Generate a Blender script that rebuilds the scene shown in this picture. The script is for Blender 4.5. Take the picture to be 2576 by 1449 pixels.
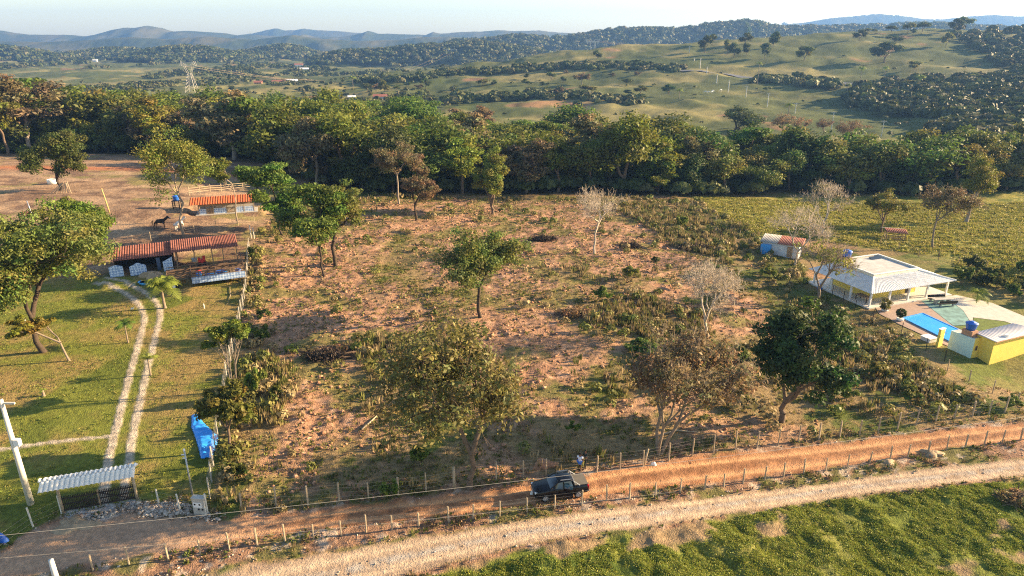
import bpy, math, random
import numpy as np
from math import radians as R, sin, cos, tan, atan2, pi, sqrt
for _o in list(bpy.data.objects): bpy.data.objects.remove(_o)
S = bpy.context.scene
COL = S.collection
# ------------------------------------------------------------ camera, sky, sun, exposure
F, CX, CY, PITCH, H = 1717.0, 1288.0, 724.5, R(20.0), 34.0
cam = bpy.data.cameras.new('camera'); camo = bpy.data.objects.new('camera', cam); COL.objects.link(camo)
cam.sensor_width = 36; cam.lens = 36*F/2576; cam.clip_start = 0.5; cam.clip_end = 60000
camo.location = (0, 0, H); camo.rotation_euler = (pi/2-PITCH, 0, 0); S.camera = camo
SUN_EL, SUN_AZ = R(17.5), R(11.0)          # azimuth measured from +X towards +Y
world = bpy.data.worlds.new('World'); S.world = world; world.use_nodes = True
nt = world.node_tree; bg = nt.nodes['Background']
sky = nt.nodes.new('ShaderNodeTexSky'); sky.sky_type = 'NISHITA'; sky.sun_disc = False
sky.sun_elevation = SUN_EL; sky.sun_rotation = pi/2-SUN_AZ
sky.air_density = 1.0; sky.dust_density = 0.7; sky.ozone_density = 0.5
nt.links.new(sky.outputs[0], bg.inputs[0]); bg.inputs[1].default_value = 0.066
sl = bpy.data.lights.new('sun', 'SUN'); sl.energy = 5.0; sl.angle = R(0.5); sl.color = (1.0, 0.72, 0.41)
so = bpy.data.objects.new('sun', sl); COL.objects.link(so)
from mathutils import Vector, Matrix
sdir = Vector((cos(SUN_EL)*cos(SUN_AZ), cos(SUN_EL)*sin(SUN_AZ), sin(SUN_EL)))
so.rotation_euler = sdir.to_track_quat('Z', 'Y').to_euler()
S.view_settings.view_transform = 'Standard'; S.view_settings.look = 'None'
S.view_settings.exposure = 2.05; S.view_settings.gamma = 1.0
try:
    S.cycles.volume_step_rate = 1; S.cycles.volume_bounces = 0; S.cycles.max_bounces = 6
    S.cycles.transparent_max_bounces = 8; S.cycles.use_denoising = False; S.cycles.filter_width = 1.15; S.cycles.use_adaptive_sampling = False; S.cycles.sample_clamp_indirect = 6
except Exception: pass
HAZE_DENSITY = 0.000125
HAZE_COL = (.22, .46, 1.0, 1)
# ------------------------------------------------------------ noise
def _hash(ix, iy, seed):
    n = (ix.astype(np.int64)*374761393 + iy.astype(np.int64)*668265263 + seed*1442695041) & 0xffffffff
    n = ((n ^ (n >> 13))*1274126177) & 0xffffffff
    return ((n ^ (n >> 16)) & 0xffff)/65535.0
def vnoise(x, y, seed=0):
    x = np.asarray(x, float); y = np.asarray(y, float)
    ix = np.floor(x); iy = np.floor(y); fx = x-ix; fy = y-iy
    fx = fx*fx*(3-2*fx); fy = fy*fy*(3-2*fy)
    a = _hash(ix, iy, seed); b = _hash(ix+1, iy, seed); c = _hash(ix, iy+1, seed); d = _hash(ix+1, iy+1, seed)
    return (a*(1-fx)+b*fx)*(1-fy)+(c*(1-fx)+d*fx)*fy
def fbm(x, y, s, octv=4, seed=0):
    v = 0; a = 1; t = 0
    for k in range(octv):
        c, sn = cos(k*1.3+seed), sin(k*1.3+seed)
        v = v+a*vnoise((x*c-y*sn)/s+17.3*k, (x*sn+y*c)/s-9.1*k, seed+k*7); t += a; a *= 0.55; s *= 0.5
    return v/t
def sst(a, b, x): t = np.clip((x-a)/(b-a), 0, 1); return t*t*(3-2*t)
# ------------------------------------------------------------ terrain
TC = np.array([-700, -400, 0, 400, 800, 1258, 1500, 1719, 1947, 2149, 2316, 2576, 3100])
TY = np.array([0, 60, 90, 125, 170, 230, 330, 450, 620, 820, 1050, 1500, 2500, 5000, 14000])
_L = [0, 0, .6, 4, 3.5, -1, -8, -12, -14, -14, -14, -14, -14, -22, -30]
TZ = np.array([_L, _L, _L, _L,
  [0, 0, 0, 1.5, 0, -4, -9, -13, -14, -14, -14, -14, -14, -22, -30],
  [0, 0, 0, 0, -2, -6, -10, -12, -7, 11, -12, -14, -16, -22, -30],
  [0, 0, 0, -.5, -2, -6, -10, -11, -2, 25, 5, -14, -16, -22, -30],
  [0, -.3, -1, -1, -3, -7, -10, -9, 3, 33, 18, -14, -16, -22, -30],
  [0, -.8, -2.5, -2.5, -4, -7, -10, -8, 6, 38.5, 26, -14, -16, -22, -30],
  [0, -1, -3, -3, -5, -7, -10, -7, 9, 43, 30, -14, -16, -22, -30],
  [0, -1, -3, -3, -5, -7, -9, -4, 11, 44, 34, -14, -16, -22, -30],
  [0, -1, -3, -3, -5, -6, -6, 2, 16, 44, 38, -14, -16, -22, -30],
  [0, -1, -3, -3, -5, -6, -4, 6, 22, 46, 40, -10, -16, -22, -30]], float)
_gy = np.linspace(0, np.log(14030/30.), 240); _gY = 30*np.exp(_gy)-30
_gc = np.linspace(-700, 3100, 140)
_T1 = np.array([np.interp(_gY, TY, r) for r in TZ])
_TG = np.array([np.interp(_gc, TC, _T1[:, j]) for j in range(240)]).T
def _blur(a, n, ax):
    k = np.exp(-np.linspace(-2, 2, 2*n+1)**2); k /= k.sum()
    p = np.pad(a, [(n, n) if i == ax else (0, 0) for i in (0, 1)], mode='edge')
    return np.apply_along_axis(lambda v: np.convolve(v, k, 'valid'), ax, p)
_TG = _blur(_blur(_TG, 5, 0), 3, 1)
def hm(x, y):
    x = np.asarray(x, float); y = np.maximum(np.asarray(y, float), 0)
    c = 1288+1717*x/(0.94*y+11.6)
    u = np.clip((c+700)/3800*139, 0, 138.999); v = np.clip(np.log((y+30)/30.)/_gy[-1]*239, 0, 238.999)
    iu = u.astype(int); iv = v.astype(int); fu = u-iu; fv = v-iv
    z = (_TG[iu, iv]*(1-fu)+_TG[iu+1, iv]*fu)*(1-fv)+(_TG[iu, iv+1]*(1-fu)+_TG[iu+1, iv+1]*fu)*fv
    far = sst(380, 1100, y)
    z = z+far*(fbm(x, y, 260, 3, 5)-.5)*16+sst(200, 400, y)*(fbm(x, y, 70, 3, 8)-.5)*3
    return z
def h1(x, y): return float(hm(x, y))
CT, ST = cos(PITCH), sin(PITCH)
def ray(px, py):
    u = (px-CX)/F; v = (py-CY)/F
    return np.array([u, CT-v*ST, -ST-v*CT])
def at(px, py, Y):
    d = ray(px, py); t = Y/d[1]; return (float(d[0]*t), Y, float(H+d[2]*t))
def G(px, py, maxt=6000):
    d = ray(px, py); t = np.concatenate([np.arange(30, 400, .25), np.geomspace(400, maxt, 1500)])
    z = H+d[2]*t-hm(d[0]*t, d[1]*t); k = np.argmax(z < 0)
    if z[k] >= 0: k = len(t)-1
    t0 = t[k-1]; t1 = t[k]; s = z[k-1]/(z[k-1]-z[k]+1e-9); tt = t0+(t1-t0)*s
    return Vector((d[0]*tt, d[1]*tt, float(hm(d[0]*tt, d[1]*tt))))
def ztop(Y, py):
    t = (py-CY)/F; return H-Y*(ST+t*CT)/(CT-t*ST)
def depth(p): return p[1]*CT+(H-p[2])*ST
def proj(x, y, z):
    dp = y*CT+(H-z)*ST
    return CX+F*x/dp, CY+F*((H-z)*CT-y*ST)/dp
# ------------------------------------------------------------ object helpers
def tag(o, label=None, cat=None, group=None, kind=None):
    if label: o['label'] = label
    if cat: o['category'] = cat
    if group: o['group'] = group
    if kind: o['kind'] = kind
    return o
def empty(name, loc, rz=0, scale=1):
    o = bpy.data.objects.new(name, None); COL.objects.link(o); o.location = loc; o.rotation_euler = (0, 0, rz)
    o.scale = (scale,)*3; o.empty_display_size = .3
    return o
def rawmesh(name, V, quads=None, tris=None, col=None, smooth=False, mats=(), midx=None):
    V = np.asarray(V, np.float32); me = bpy.data.meshes.new(name)
    q = np.asarray(quads if quads is not None else [], np.int32).reshape(-1, 4); t = np.asarray(tris if tris is not None else [], np.int32).reshape(-1, 3)
    me.vertices.add(len(V)); me.vertices.foreach_set('co', V.ravel())
    nl = q.size+t.size; me.loops.add(nl); me.loops.foreach_set('vertex_index', np.concatenate([q.ravel(), t.ravel()]).astype(np.int32))
    me.polygons.add(len(q)+len(t))
    st = np.concatenate([np.arange(len(q))*4, q.size+np.arange(len(t))*3]).astype(np.int32)
    me.polygons.foreach_set('loop_start', st)
    if col is not None:
        a = me.color_attributes.new('Col', 'FLOAT_COLOR', 'POINT')
        c = np.ones((len(V), 4), np.float32); c[:, :3] = col; a.data.foreach_set('color', c.ravel())
    for m in mats: me.materials.append(m)
    if midx is not None: me.polygons.foreach_set('material_index', np.asarray(midx, np.int32))
    if smooth: me.polygons.foreach_set('use_smooth', np.ones(len(me.polygons), bool))
    me.update(calc_edges=True)
    return me
def link(name, me, parent=None, mat=None, loc=None):
    o = bpy.data.objects.new(name, me); COL.objects.link(o)
    if mat is not None and not me.materials: me.materials.append(mat)
    if parent is not None: o.parent = parent
    if loc is not None: o.location = loc
    return o
class MB:
    """collects simple solids into one mesh"""
    def __init__(s): s.v = []; s.f = []
    def add(s, vs, fs):
        b = len(s.v); s.v += [tuple(p) for p in vs]; s.f += [tuple(b+i for i in f) for f in fs]; return s
    def box(s, c, d, rz=0, M=None):
        x, y, z = d[0]/2, d[1]/2, d[2]/2
        P = [Vector((i*x, j*y, k*z)) for k in (-1, 1) for j in (-1, 1) for i in (-1, 1)]
        m = Matrix.Rotation(rz, 3, 'Z') if M is None else M
        P = [m @ p+Vector(c) for p in P]
        return s.add(P, [(0, 2, 3, 1), (4, 5, 7, 6), (0, 1, 5, 4), (2, 6, 7, 3), (0, 4, 6, 2), (1, 3, 7, 5)])
    def bar(s, a, b, w, h=None):
        a = Vector(a); b = Vector(b); d = b-a; L = d.length; h = h or w
        q = d.to_track_quat('X', 'Z').to_matrix()
        return s.box((a+b)/2, (L, w, h), M=q)
    def tube(s, pts, r, n=8, cap=True):
        pts = [Vector(p) for p in pts]; rr = r if hasattr(r, '__len__') else [r]*len(pts); b = len(s.v); vs = []; fs = []
        for i, p in enumerate(pts):
            d = (pts[min(i+1, len(pts)-1)]-pts[max(i-1, 0)]); q = d.to_track_quat('Z', 'Y').to_matrix()
            for k in range(n): vs.append(p+q @ Vector((cos(2*pi*k/n)*rr[i], sin(2*pi*k/n)*rr[i], 0)))
        for i in range(len(pts)-1):
            for k in range(n): fs.append((i*n+k, i*n+(k+1) % n, (i+1)*n+(k+1) % n, (i+1)*n+k))
        if cap: fs.append(tuple(range(n-1, -1, -1))); fs.append(tuple((len(pts)-1)*n+k for k in range(n)))
        return s.add(vs, fs)
    def lathe(s, prof, c=(0, 0, 0), n=16):
        vs = []; fs = []; m = len(prof)
        for (r, z) in prof:
            for k in range(n): vs.append((c[0]+r*cos(2*pi*k/n), c[1]+r*sin(2*pi*k/n), c[2]+z))
        for i in range(m-1):
            for k in range(n): fs.append((i*n+k, i*n+(k+1) % n, (i+1)*n+(k+1) % n, (i+1)*n+k))
        fs.append(tuple(range(n-1, -1, -1))); fs.append(tuple((m-1)*n+k for k in range(n)))
        return s.add(vs, fs)
    def prism(s, poly, z0, z1):
        n = len(poly); vs = [(p[0], p[1], z0) for p in poly]+[(p[0], p[1], z1) for p in poly]
        return s.add(vs, [tuple(range(n-1, -1, -1)), tuple(range(n, 2*n))]+[(i, (i+1) % n, n+(i+1) % n, n+i) for i in range(n)])
    def build(s, name, mat, parent=None, smooth=False, loc=None):
        me = bpy.data.meshes.new(name); me.from_pydata(s.v, [], s.f); me.materials.append(mat)
        if smooth: me.polygons.foreach_set('use_smooth', np.ones(len(me.polygons), bool))
        me.update(); return link(name, me, parent, loc=loc)
# ------------------------------------------------------------ materials
MATS = {}
def mat(name, c, rough=.8, var=.12, scale=3., bump=0., bscale=20., metal=0., spec=.3, trans=0.):
    if name in MATS: return MATS[name]
    m = bpy.data.materials.new(name); m.use_nodes = True; n = m.node_tree; L = n.links; b = n.nodes['Principled BSDF']
    b.inputs['Roughness'].default_value = rough; b.inputs['Metallic'].default_value = metal; b.inputs['Specular IOR Level'].default_value = spec
    tc = n.nodes.new('ShaderNodeTexCoord'); nz = n.nodes.new('ShaderNodeTexNoise'); nz.inputs['Scale'].default_value = scale; nz.inputs['Detail'].default_value = 6
    L.new(tc.outputs['Object'], nz.inputs['Vector'])
    mr = n.nodes.new('ShaderNodeMapRange'); mr.inputs[1].default_value = .3; mr.inputs[2].default_value = .7; mr.inputs[3].default_value = 1-var; mr.inputs[4].default_value = 1+var
    L.new(nz.outputs[0], mr.inputs[0])
    vm = n.nodes.new('ShaderNodeVectorMath'); vm.operation = 'SCALE'; vm.inputs[0].default_value = c; L.new(mr.outputs[0], vm.inputs['Scale'])
    L.new(vm.outputs[0], b.inputs['Base Color'])
    if bump:
        n2 = n.nodes.new('ShaderNodeTexNoise'); n2.inputs['Scale'].default_value = bscale; L.new(tc.outputs['Object'], n2.inputs['Vector'])
        bp = n.nodes.new('ShaderNodeBump'); bp.inputs['Strength'].default_value = bump; bp.inputs['Distance'].default_value = .05
        L.new(n2.outputs[0], bp.inputs['Height']); L.new(bp.outputs[0], b.inputs['Normal'])
    MATS[name] = m; return m
def leafmat(name, c, transl=.35, hv=.06):
    m = bpy.data.materials.new(name); m.use_nodes = True; n = m.node_tree; L = n.links; b = n.nodes['Principled BSDF']; out = n.nodes['Material Output']
    b.inputs['Roughness'].default_value = .6; b.inputs['Specular IOR Level'].default_value = .25
    at_ = n.nodes.new('ShaderNodeAttribute'); at_.attribute_name = 'Col'
    oi = n.nodes.new('ShaderNodeObjectInfo')
    mx = n.nodes.new('ShaderNodeMix'); mx.data_type = 'RGBA'; mx.blend_type = 'MULTIPLY'; mx.inputs[0].default_value = 1
    mx.inputs[6].default_value = (*c, 1); L.new(at_.outputs['Color'], mx.inputs[7])
    hs = n.nodes.new('ShaderNodeHueSaturation'); L.new(mx.outputs[2], hs.inputs['Color'])
    m1 = n.nodes.new('ShaderNodeMapRange'); m1.inputs[3].default_value = .5-hv/2; m1.inputs[4].default_value = .5+hv/2; L.new(oi.outputs['Random'], m1.inputs[0]); L.new(m1.outputs[0], hs.inputs['Hue'])
    m3 = n.nodes.new('ShaderNodeMath'); m3.operation = 'MULTIPLY'; m3.inputs[1].default_value = 7.31; L.new(oi.outputs['Random'], m3.inputs[0])
    m4 = n.nodes.new('ShaderNodeMath'); m4.operation = 'FRACT'; L.new(m3.outputs[0], m4.inputs[0])
    m2 = n.nodes.new('ShaderNodeMapRange'); m2.inputs[3].default_value = .78; m2.inputs[4].default_value = 1.25; L.new(m4.outputs[0], m2.inputs[0]); L.new(m2.outputs[0], hs.inputs['Value'])
    L.new(hs.outputs[0], b.inputs['Base Color'])
    tr = n.nodes.new('ShaderNodeBsdfTranslucent'); L.new(hs.outputs[0], tr.inputs[0])
    ms = n.nodes.new('ShaderNodeMixShader'); ms.inputs[0].default_value = transl
    L.new(b.outputs[0], ms.inputs[1]); L.new(tr.outputs[0], ms.inputs[2]); L.new(ms.outputs[0], out.inputs[0])
    MATS[name] = m; return m
LM = dict(
 dark=leafmat('leaf_dark', (.065, .100, .022)), olive=leafmat('leaf_olive', (.14, .17, .030)), rust=leafmat('leaf_rust', (.185, .18, .055), .35, .02), green=leafmat('leaf_green', (.105, .155, .022)),
 yellow=leafmat('leaf_yellow', (.175, .205, .026)), bright=leafmat('leaf_bright', (.11, .17, .022)), brown=leafmat('leaf_brown', (.18, .15, .07), .35, .02),
 grey=leafmat('leaf_grey', (.17, .165, .075)), feather=leafmat('leaf_feather', (.155, .185, .042)), dry=leafmat('leaf_dry', (.24, .17, .075), .3, .03),
 straw=leafmat('leaf_straw', (.30, .24, .10), .3, .03), palm=leafmat('leaf_palm', (.22, .28, .04), .3, .02), twig=leafmat('leaf_twig', (.26, .19, .13), .1, .03))
BK = dict(dark=mat('bark_dark', (.055, .040, .028), .9, .3, 4, .5, 12), grey=mat('bark_grey', (.20, .16, .12), .9, .25, 4, .4, 12),
 brown=mat('bark_brown', (.14, .10, .07), .9, .3, 4, .4, 12), white=mat('bark_white', (.42, .36, .29), .85, .2, 4, .3, 12), pale=mat('bark_pale', (.27, .22, .17), .85, .2, 4, .3, 12))
# ------------------------------------------------------------ trees
def segs_mesh(segs):
    """tapered prisms from segments (p0,p1,r0,r1)"""
    V = []; Q = []; b = 0
    P0 = np.array([s[0] for s in segs]); P1 = np.array([s[1] for s in segs]); r0 = np.array([s[2] for s in segs]); r1 = np.array([s[3] for s in segs])
    D = P1-P0; L = np.linalg.norm(D, axis=1, keepdims=True)+1e-9; D = D/L
    up = np.where(np.abs(D[:, 2:3]) > .9, np.array([[1., 0, 0]]), np.array([[0, 0, 1.]]))
    A = np.cross(D, up); A /= np.linalg.norm(A, axis=1, keepdims=True)+1e-9; B = np.cross(D, A)
    for mask, n in ((r0 >= .06, 7), (r0 < .06, 3)):
        if not mask.any(): continue
        m = int(mask.sum()); an = np.arange(n)*2*pi/n
        ca = np.cos(an)[None, :, None]; sa = np.sin(an)[None, :, None]
        ring = A[mask][:, None]*ca+B[mask][:, None]*sa
        lo = P0[mask][:, None]+ring*r0[mask][:, None, None]; hi = P1[mask][:, None]+ring*r1[mask][:, None, None]
        V.append(np.concatenate([lo, hi], 1).reshape(-1, 3))
        i = np.arange(m)[:, None]*2*n+b; k = np.arange(n)[None]; k2 = (k+1) % n
        Q.append(np.stack([i+k, i+k2, i+n+k2, i+n+k], -1).reshape(-1, 4)); b += m*2*n
    return np.concatenate(V), np.concatenate(Q)
def grow(rng, start, d0, tips, r_tip, power=.45, wob=.12, frac=.42):
    segs = []; rmax = [0]
    def rec(pos, pts, dirn):
        n = len(pts); r = r_tip*n**power
        if n == 1:
            segs.append((pos, pts[0], r, r*.5)); return
        k = 2 if n < 6 else int(rng.integers(2, 4))
        cs = pts[rng.choice(n, k, replace=False)]
        for _ in range(3):
            lab = np.argmin(((pts[:, None]-cs[None])**2).sum(-1), 1)
            cs = np.array([pts[lab == j].mean(0) if (lab == j).any() else cs[j] for j in range(k)])
        for j in range(k):
            sub = pts[lab == j]
            if not len(sub): continue
            if len(sub) == n: sub = sub[:max(1, n-1)]
            c = sub.mean(0); v = c-pos; L = np.linalg.norm(v)
            q = pos+v*frac+rng.normal(0, wob*L*.5, 3); q[2] += L*.03
            rs = r_tip*len(sub)**power
            mid = pos*.5+q*.5+rng.normal(0, wob*L*.22, 3)
            segs.append((pos, mid, min(r, rs*1.25), rs*1.05)); segs.append((mid, q, rs*1.05, rs)); rec(q, sub, v)
    rec(np.array(start, float), tips, d0)
    return segs
def leaves(rng, cen, n, rad, size, flat=.7, up=.4, clump=None):
    """n leaf quads round every centre"""
    m = len(cen); N = m*n
    d = rng.normal(0, 1, (N, 3)); d /= np.linalg.norm(d, axis=1, keepdims=True); rr = rad*rng.random((N, 1))**.45
    off = d*rr; off[:, 2] *= flat
    P = np.repeat(cen, n, 0)+off
    nr = d*.6+rng.normal(0, .6, (N, 3)); nr[:, 2] += up; nr /= np.linalg.norm(nr, axis=1, keepdims=True)
    a = np.cross(nr, rng.normal(0, 1, (N, 3))); a /= np.linalg.norm(a, axis=1, keepdims=True)+1e-9; b = np.cross(nr, a)
    s = size*(.6+.8*rng.random((N, 1)))
    a = a*s; b = b*s*.55
    V = np.stack([P-a, P+b*.9+nr*s*.15, P+a, P-b*.9+nr*s*.15], 1).reshape(-1, 3)
    Q = np.arange(N*4).reshape(-1, 4)
    ct = np.repeat(.80+.4*rng.random((m, 3))*np.array([1, .6, .8]), n, 0)*(.75+.5*rng.random((N, 1)))
    return V, Q, np.repeat(ct, 4, 0)
def crown_tips(rng, n, c, r, shell=.55, lumps=None, lump_r=.3, zmin=-.6):
    """points in an uneven ellipsoid: lumps on its shell, tips in each lump"""
    c = np.array(c, float); r = np.array(r, float); lumps = lumps or max(7, n//11)
    out = []
    while len(out) < lumps:
        d = rng.normal(0, 1, 3); d /= np.linalg.norm(d)
        if d[2] < zmin: continue
        d = d*(shell+(1-shell)*rng.random()**.7)*(1-lump_r*.6)
        out.append(d)
    out = np.array(out)
    idx = rng.integers(0, lumps, n); p = out[idx]+rng.normal(0, lump_r*.45, (n, 3))
    return c+p*r
TK = dict(  # shape kinds: crown centre/half-size as fractions of height & width; leaves
 broad=dict(cz=.66, rz=.34, fork=.33, n=80, lv=95, ls=.2, lr=1.1, flat=.5, shell=.45, lump=.36),
 airy=dict(cz=.66, rz=.34, fork=.30, n=130, lv=60, ls=.18, lr=.95, flat=.6, shell=.3, lump=.30),
 dense=dict(cz=.55, rz=.45, fork=.18, n=110, lv=120, ls=.22, lr=1.25, flat=.7, shell=.5, lump=.38),
 column=dict(cz=.54, rz=.46, fork=.12, n=80, lv=95, ls=.2, lr=.8, flat=.9, shell=.4, lump=.28),
 umbrella=dict(cz=.83, rz=.15, fork=.45, n=60, lv=90, ls=.2, lr=.85, flat=.35, shell=.5, lump=.30),
 tiered=dict(cz=.6, rz=.38, fork=.30, n=60, lv=150, ls=.22, lr=1.35, flat=.32, shell=.5, lump=.22),
 low=dict(cz=.5, rz=.5, fork=.06, n=70, lv=90, ls=.2, lr=.7, flat=.8, shell=.35, lump=.3))
def tree_meshes(seed, Ht, Wd, kind='broad', leaf='olive', bark='brown', dens=1., lsize=1., trunk=None, stems=1, lean=(0, 0), bare=0, coff=(0, 0), n=None, zmin=-.6, tipr=None, lr=None, cz=None, rz=None, fork=None, twigs=0):
    rng = np.random.default_rng(seed); K = dict(TK[kind])
    if cz: K['cz'] = cz
    if rz: K['rz'] = rz
    if fork: K['fork'] = fork
    nt_ = n or K['n']; sc = max(Ht, Wd)/12.
    tips = crown_tips(rng, nt_, (coff[0]+lean[0], coff[1]+lean[1], Ht*K['cz']), (Wd/2, Wd/2, Ht*K['rz']), K['shell'], None, K['lump'], zmin)
    tips[:, 2] = np.clip(tips[:, 2], .3, Ht*1.02)
    segs = []; tr = trunk or .022*Ht
    if stems == 1:
        fk = np.array([lean[0]*.5+rng.normal(0, .02*Ht), lean[1]*.5, Ht*K['fork']])
        rt = (tipr or tr/(nt_**.45))
        pts = [np.zeros(3)-[0, 0, .3], fk*.33+rng.normal(0, .012*Ht, 3), fk*.68+rng.normal(0, .014*Ht, 3), fk]
        ww = [1.35, 1.0, .92, .86]
        for i in range(3): segs.append((pts[i], pts[i+1], tr*ww[i], tr*ww[i+1]))
        segs += grow(rng, fk, (0, 0, 1), tips, rt)
    else:
        an = rng.random()*6.28
        lab = (((np.arctan2(tips[:, 1]-coff[1], tips[:, 0]-coff[0])+an) % (2*pi))/(2*pi)*stems).astype(int) % stems
        for j in range(stems):
            sub = tips[lab == j]
            if len(sub) < 2: continue
            c = sub.mean(0); fk = np.array([c[0]*.35, c[1]*.35, Ht*K['fork']*(.8+.5*rng.random())]); t2 = tr/sqrt(stems)*1.15
            b0 = np.array([c[0]*.04, c[1]*.04, -.3]); m = (b0+fk)/2+rng.normal(0, .02*Ht, 3)
            segs += [(b0, m, t2*1.2, t2), (m, fk, t2, t2*.85)]+grow(rng, fk, (0, 0, 1), sub, t2/(len(sub)**.45))
    if twigs:
        ex = []
        cc = np.array([coff[0]+lean[0], coff[1]+lean[1], Ht*K['cz']*.55])
        for p in tips:
            o = p-cc; o /= np.linalg.norm(o)+1e-9
            for _ in range(twigs):
                v = o*.6+rng.normal(0, .55, 3)+[0, 0, .35]; v /= np.linalg.norm(v); L = Ht*.05*(.5+rng.random())
                q = p+v*L; ex.append((p, q, .022, .012))
                for _ in range(2):
                    w = v*.7+rng.normal(0, .5, 3)+[0, 0, .2]; w /= np.linalg.norm(w); ex.append((q, q+w*L*.8, .013, .008))
        segs += ex
    tv, tq = segs_mesh(segs)
    tm = rawmesh('trunk', tv, tq, smooth=True, mats=[BK[bark]])
    cm = None
    if bare < 1:
        cen = tips if not bare else tips[rng.random(len(tips)) > bare]
        v, q, c = leaves(rng, cen, max(4, int(K['lv']*dens)), (lr or K['lr'])*sc, K['ls']*lsize, K['flat'])
        v[:, 2] = np.maximum(v[:, 2], .02)
        cm = rawmesh('crown', v, q, col=c, mats=[LM[leaf]])
    return tm, cm
def put_tree(name, tm, cm, loc, rz, sc, label, cat='tree', group=None):
    e = empty(name, loc, rz)
    e.scale = sc if hasattr(sc, '__len__') else (sc,)*3
    tag(e, label, cat, group)
    link('trunk', tm, e)
    if cm: link('crown', cm, e)
    return e
def hero(px, py, top, wpx, label, name='tree', cat='tree', group=None, cx=None, **kw):
    """tree whose foot is seen at px,py, whose crown top is at picture row `top` and is wpx wide"""
    P = G(px, py); Ht = ztop(P.y, top)-P.z; dp = depth(P); Wd = wpx/F*(dp-Ht*.5*ST)
    if cx is not None: kw['coff'] = ((cx-px)/F*dp-0, 0)
    tm, cm = tree_meshes(kw.pop('seed', int(px*7+py)), Ht, Wd, **kw)
    return put_tree(name, tm, cm, P, 0, 1, label, cat, group)
# ============================================================ GROUND
def W(pts): return np.array([G(*p)[:2] for p in pts])
def inpoly(x, y, P):
    r = np.zeros(np.shape(x), bool); n = len(P)
    for i in range(n):
        x0, y0 = P[i]; x1, y1 = P[(i+1) % n]
        if y0 == y1: continue
        c = ((y0 > y) != (y1 > y)) & (x < (x1-x0)*(y-y0)/(y1-y0)+x0); r ^= c
    return r
def pdist(x, y, P):
    """signed distance to a polygon, positive inside"""
    d = np.full(np.shape(x), 1e9); n = len(P)
    for i in range(n):
        a = P[i]; b = P[(i+1) % n]; ab = b-a; t = np.clip(((x-a[0])*ab[0]+(y-a[1])*ab[1])/(ab@ab+1e-9), 0, 1)
        d = np.minimum(d, np.hypot(x-a[0]-t*ab[0], y-a[1]-t*ab[1]))
    return np.where(inpoly(x, y, P), d, -d)
def ldist(x, y, P):
    d = np.full(np.shape(x), 1e9)
    for i in range(len(P)-1):
        a = P[i]; b = P[i+1]; ab = b-a; t = np.clip(((x-a[0])*ab[0]+(y-a[1])*ab[1])/(ab@ab+1e-9), 0, 1)
        d = np.minimum(d, np.hypot(x-a[0]-t*ab[0], y-a[1]-t*ab[1]))
    return d
def smoothline(P, n=8):
    P = np.asarray(P); o = []
    for i in range(len(P)-1):
        p0 = P[max(i-1, 0)]; p1 = P[i]; p2 = P[i+1]; p3 = P[min(i+2, len(P)-1)]
        for t in np.arange(n)/n: o.append(.5*((2*p1)+(p2-p0)*t+(2*p0-5*p1+4*p2-p3)*t*t+(3*p1-p0-3*p2+p3)*t**3))
    o.append(P[-1]); return np.array(o)
def flatG(px, py):
    d = ray(px, py); t = H/-d[2]; return (d[0]*t, d[1]*t)
def edge(pts): A = np.array([flatG(*p) for p in pts]); return A[np.argsort(A[:, 0])]
D_U = edge([(-300, 1500), (0, 1392), (60, 1350), (165, 1305), (250, 1303), (345, 1278), (450, 1292), (560, 1305), (700, 1295), (900, 1265), (1100, 1248), (1340, 1215), (1600, 1162), (1900, 1115), (2300, 1068), (2576, 1040), (2900, 1005)])
D_L = edge([(-300, 1540), (0, 1470), (200, 1425), (400, 1392), (700, 1345), (900, 1322), (1200, 1290), (1500, 1250), (1800, 1205), (2100, 1160), (2400, 1110), (2576, 1088), (2900, 1050)])
G_U = edge([(-300, 1650), (200, 1520), (420, 1455), (560, 1428), (800, 1385), (1100, 1340), (1400, 1293), (1700, 1252), (2000, 1205), (2300, 1160), (2576, 1130), (2900, 1095)])
G_L = edge([(-300, 1900), (400, 1700), (700, 1560), (990, 1455), (1100, 1425), (1330, 1370), (1600, 1330), (1900, 1270), (2200, 1222), (2450, 1195), (2576, 1178), (2900, 1140)])
P_LAWN = W([(-500, 700), (230, 700), (480, 705), (612, 700), (600, 820), (572, 960), (530, 1300), (340, 1282), (165, 1300), (60, 1348), (0, 1390), (-500, 1600)])
P_PADD = W([(-700, 380), (300, 390), (660, 400), (660, 600), (620, 700), (480, 705), (280, 690), (-700, 690)])
P_SOILA = W([(640, 620), (820, 560), (950, 505), (1150, 505), (1450, 505), (1650, 570), (1760, 660), (1700, 700), (1560, 690), (1430, 770), (1350, 880), (1380, 1010), (1280, 1000), (1100, 850), (900, 880), (880, 1000), (960, 1100), (700, 1110), (650, 900)])
P_SOILB = W([(1640, 720), (1760, 690), (1900, 760), (1970, 850), (1830, 840), (1700, 800)])
P_FIELD = W([(1740, 495), (2300, 488), (2900, 470), (3000, 720), (2480, 720), (2380, 650), (2240, 630), (1960, 590), (1880, 600)])
P_DRY = [W([(1480, 800), (1600, 745), (1760, 790), (1770, 850), (1600, 850), (1500, 850)]), W([(1540, 515), (1700, 515), (1860, 600), (1850, 670), (1700, 620)]),
         W([(2080, 860), (2200, 850), (2350, 930), (2420, 1000), (2300, 1000), (2100, 960)]), W([(880, 860), (1100, 850), (1150, 930), (1000, 960), (900, 930)]), W([(650, 900), (720, 880), (740, 1050), (680, 1080)])]
P_DARK = W([(1880, 610), (1960, 600), (2070, 760), (2250, 830), (2400, 960), (2300, 1010), (2100, 880), (1960, 780)])
P_YARD = W([(2080, 740), (2190, 770), (2300, 860), (2450, 950), (2700, 980), (2700, 760), (2560, 640), (2380, 640), (2130, 640)])
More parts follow.
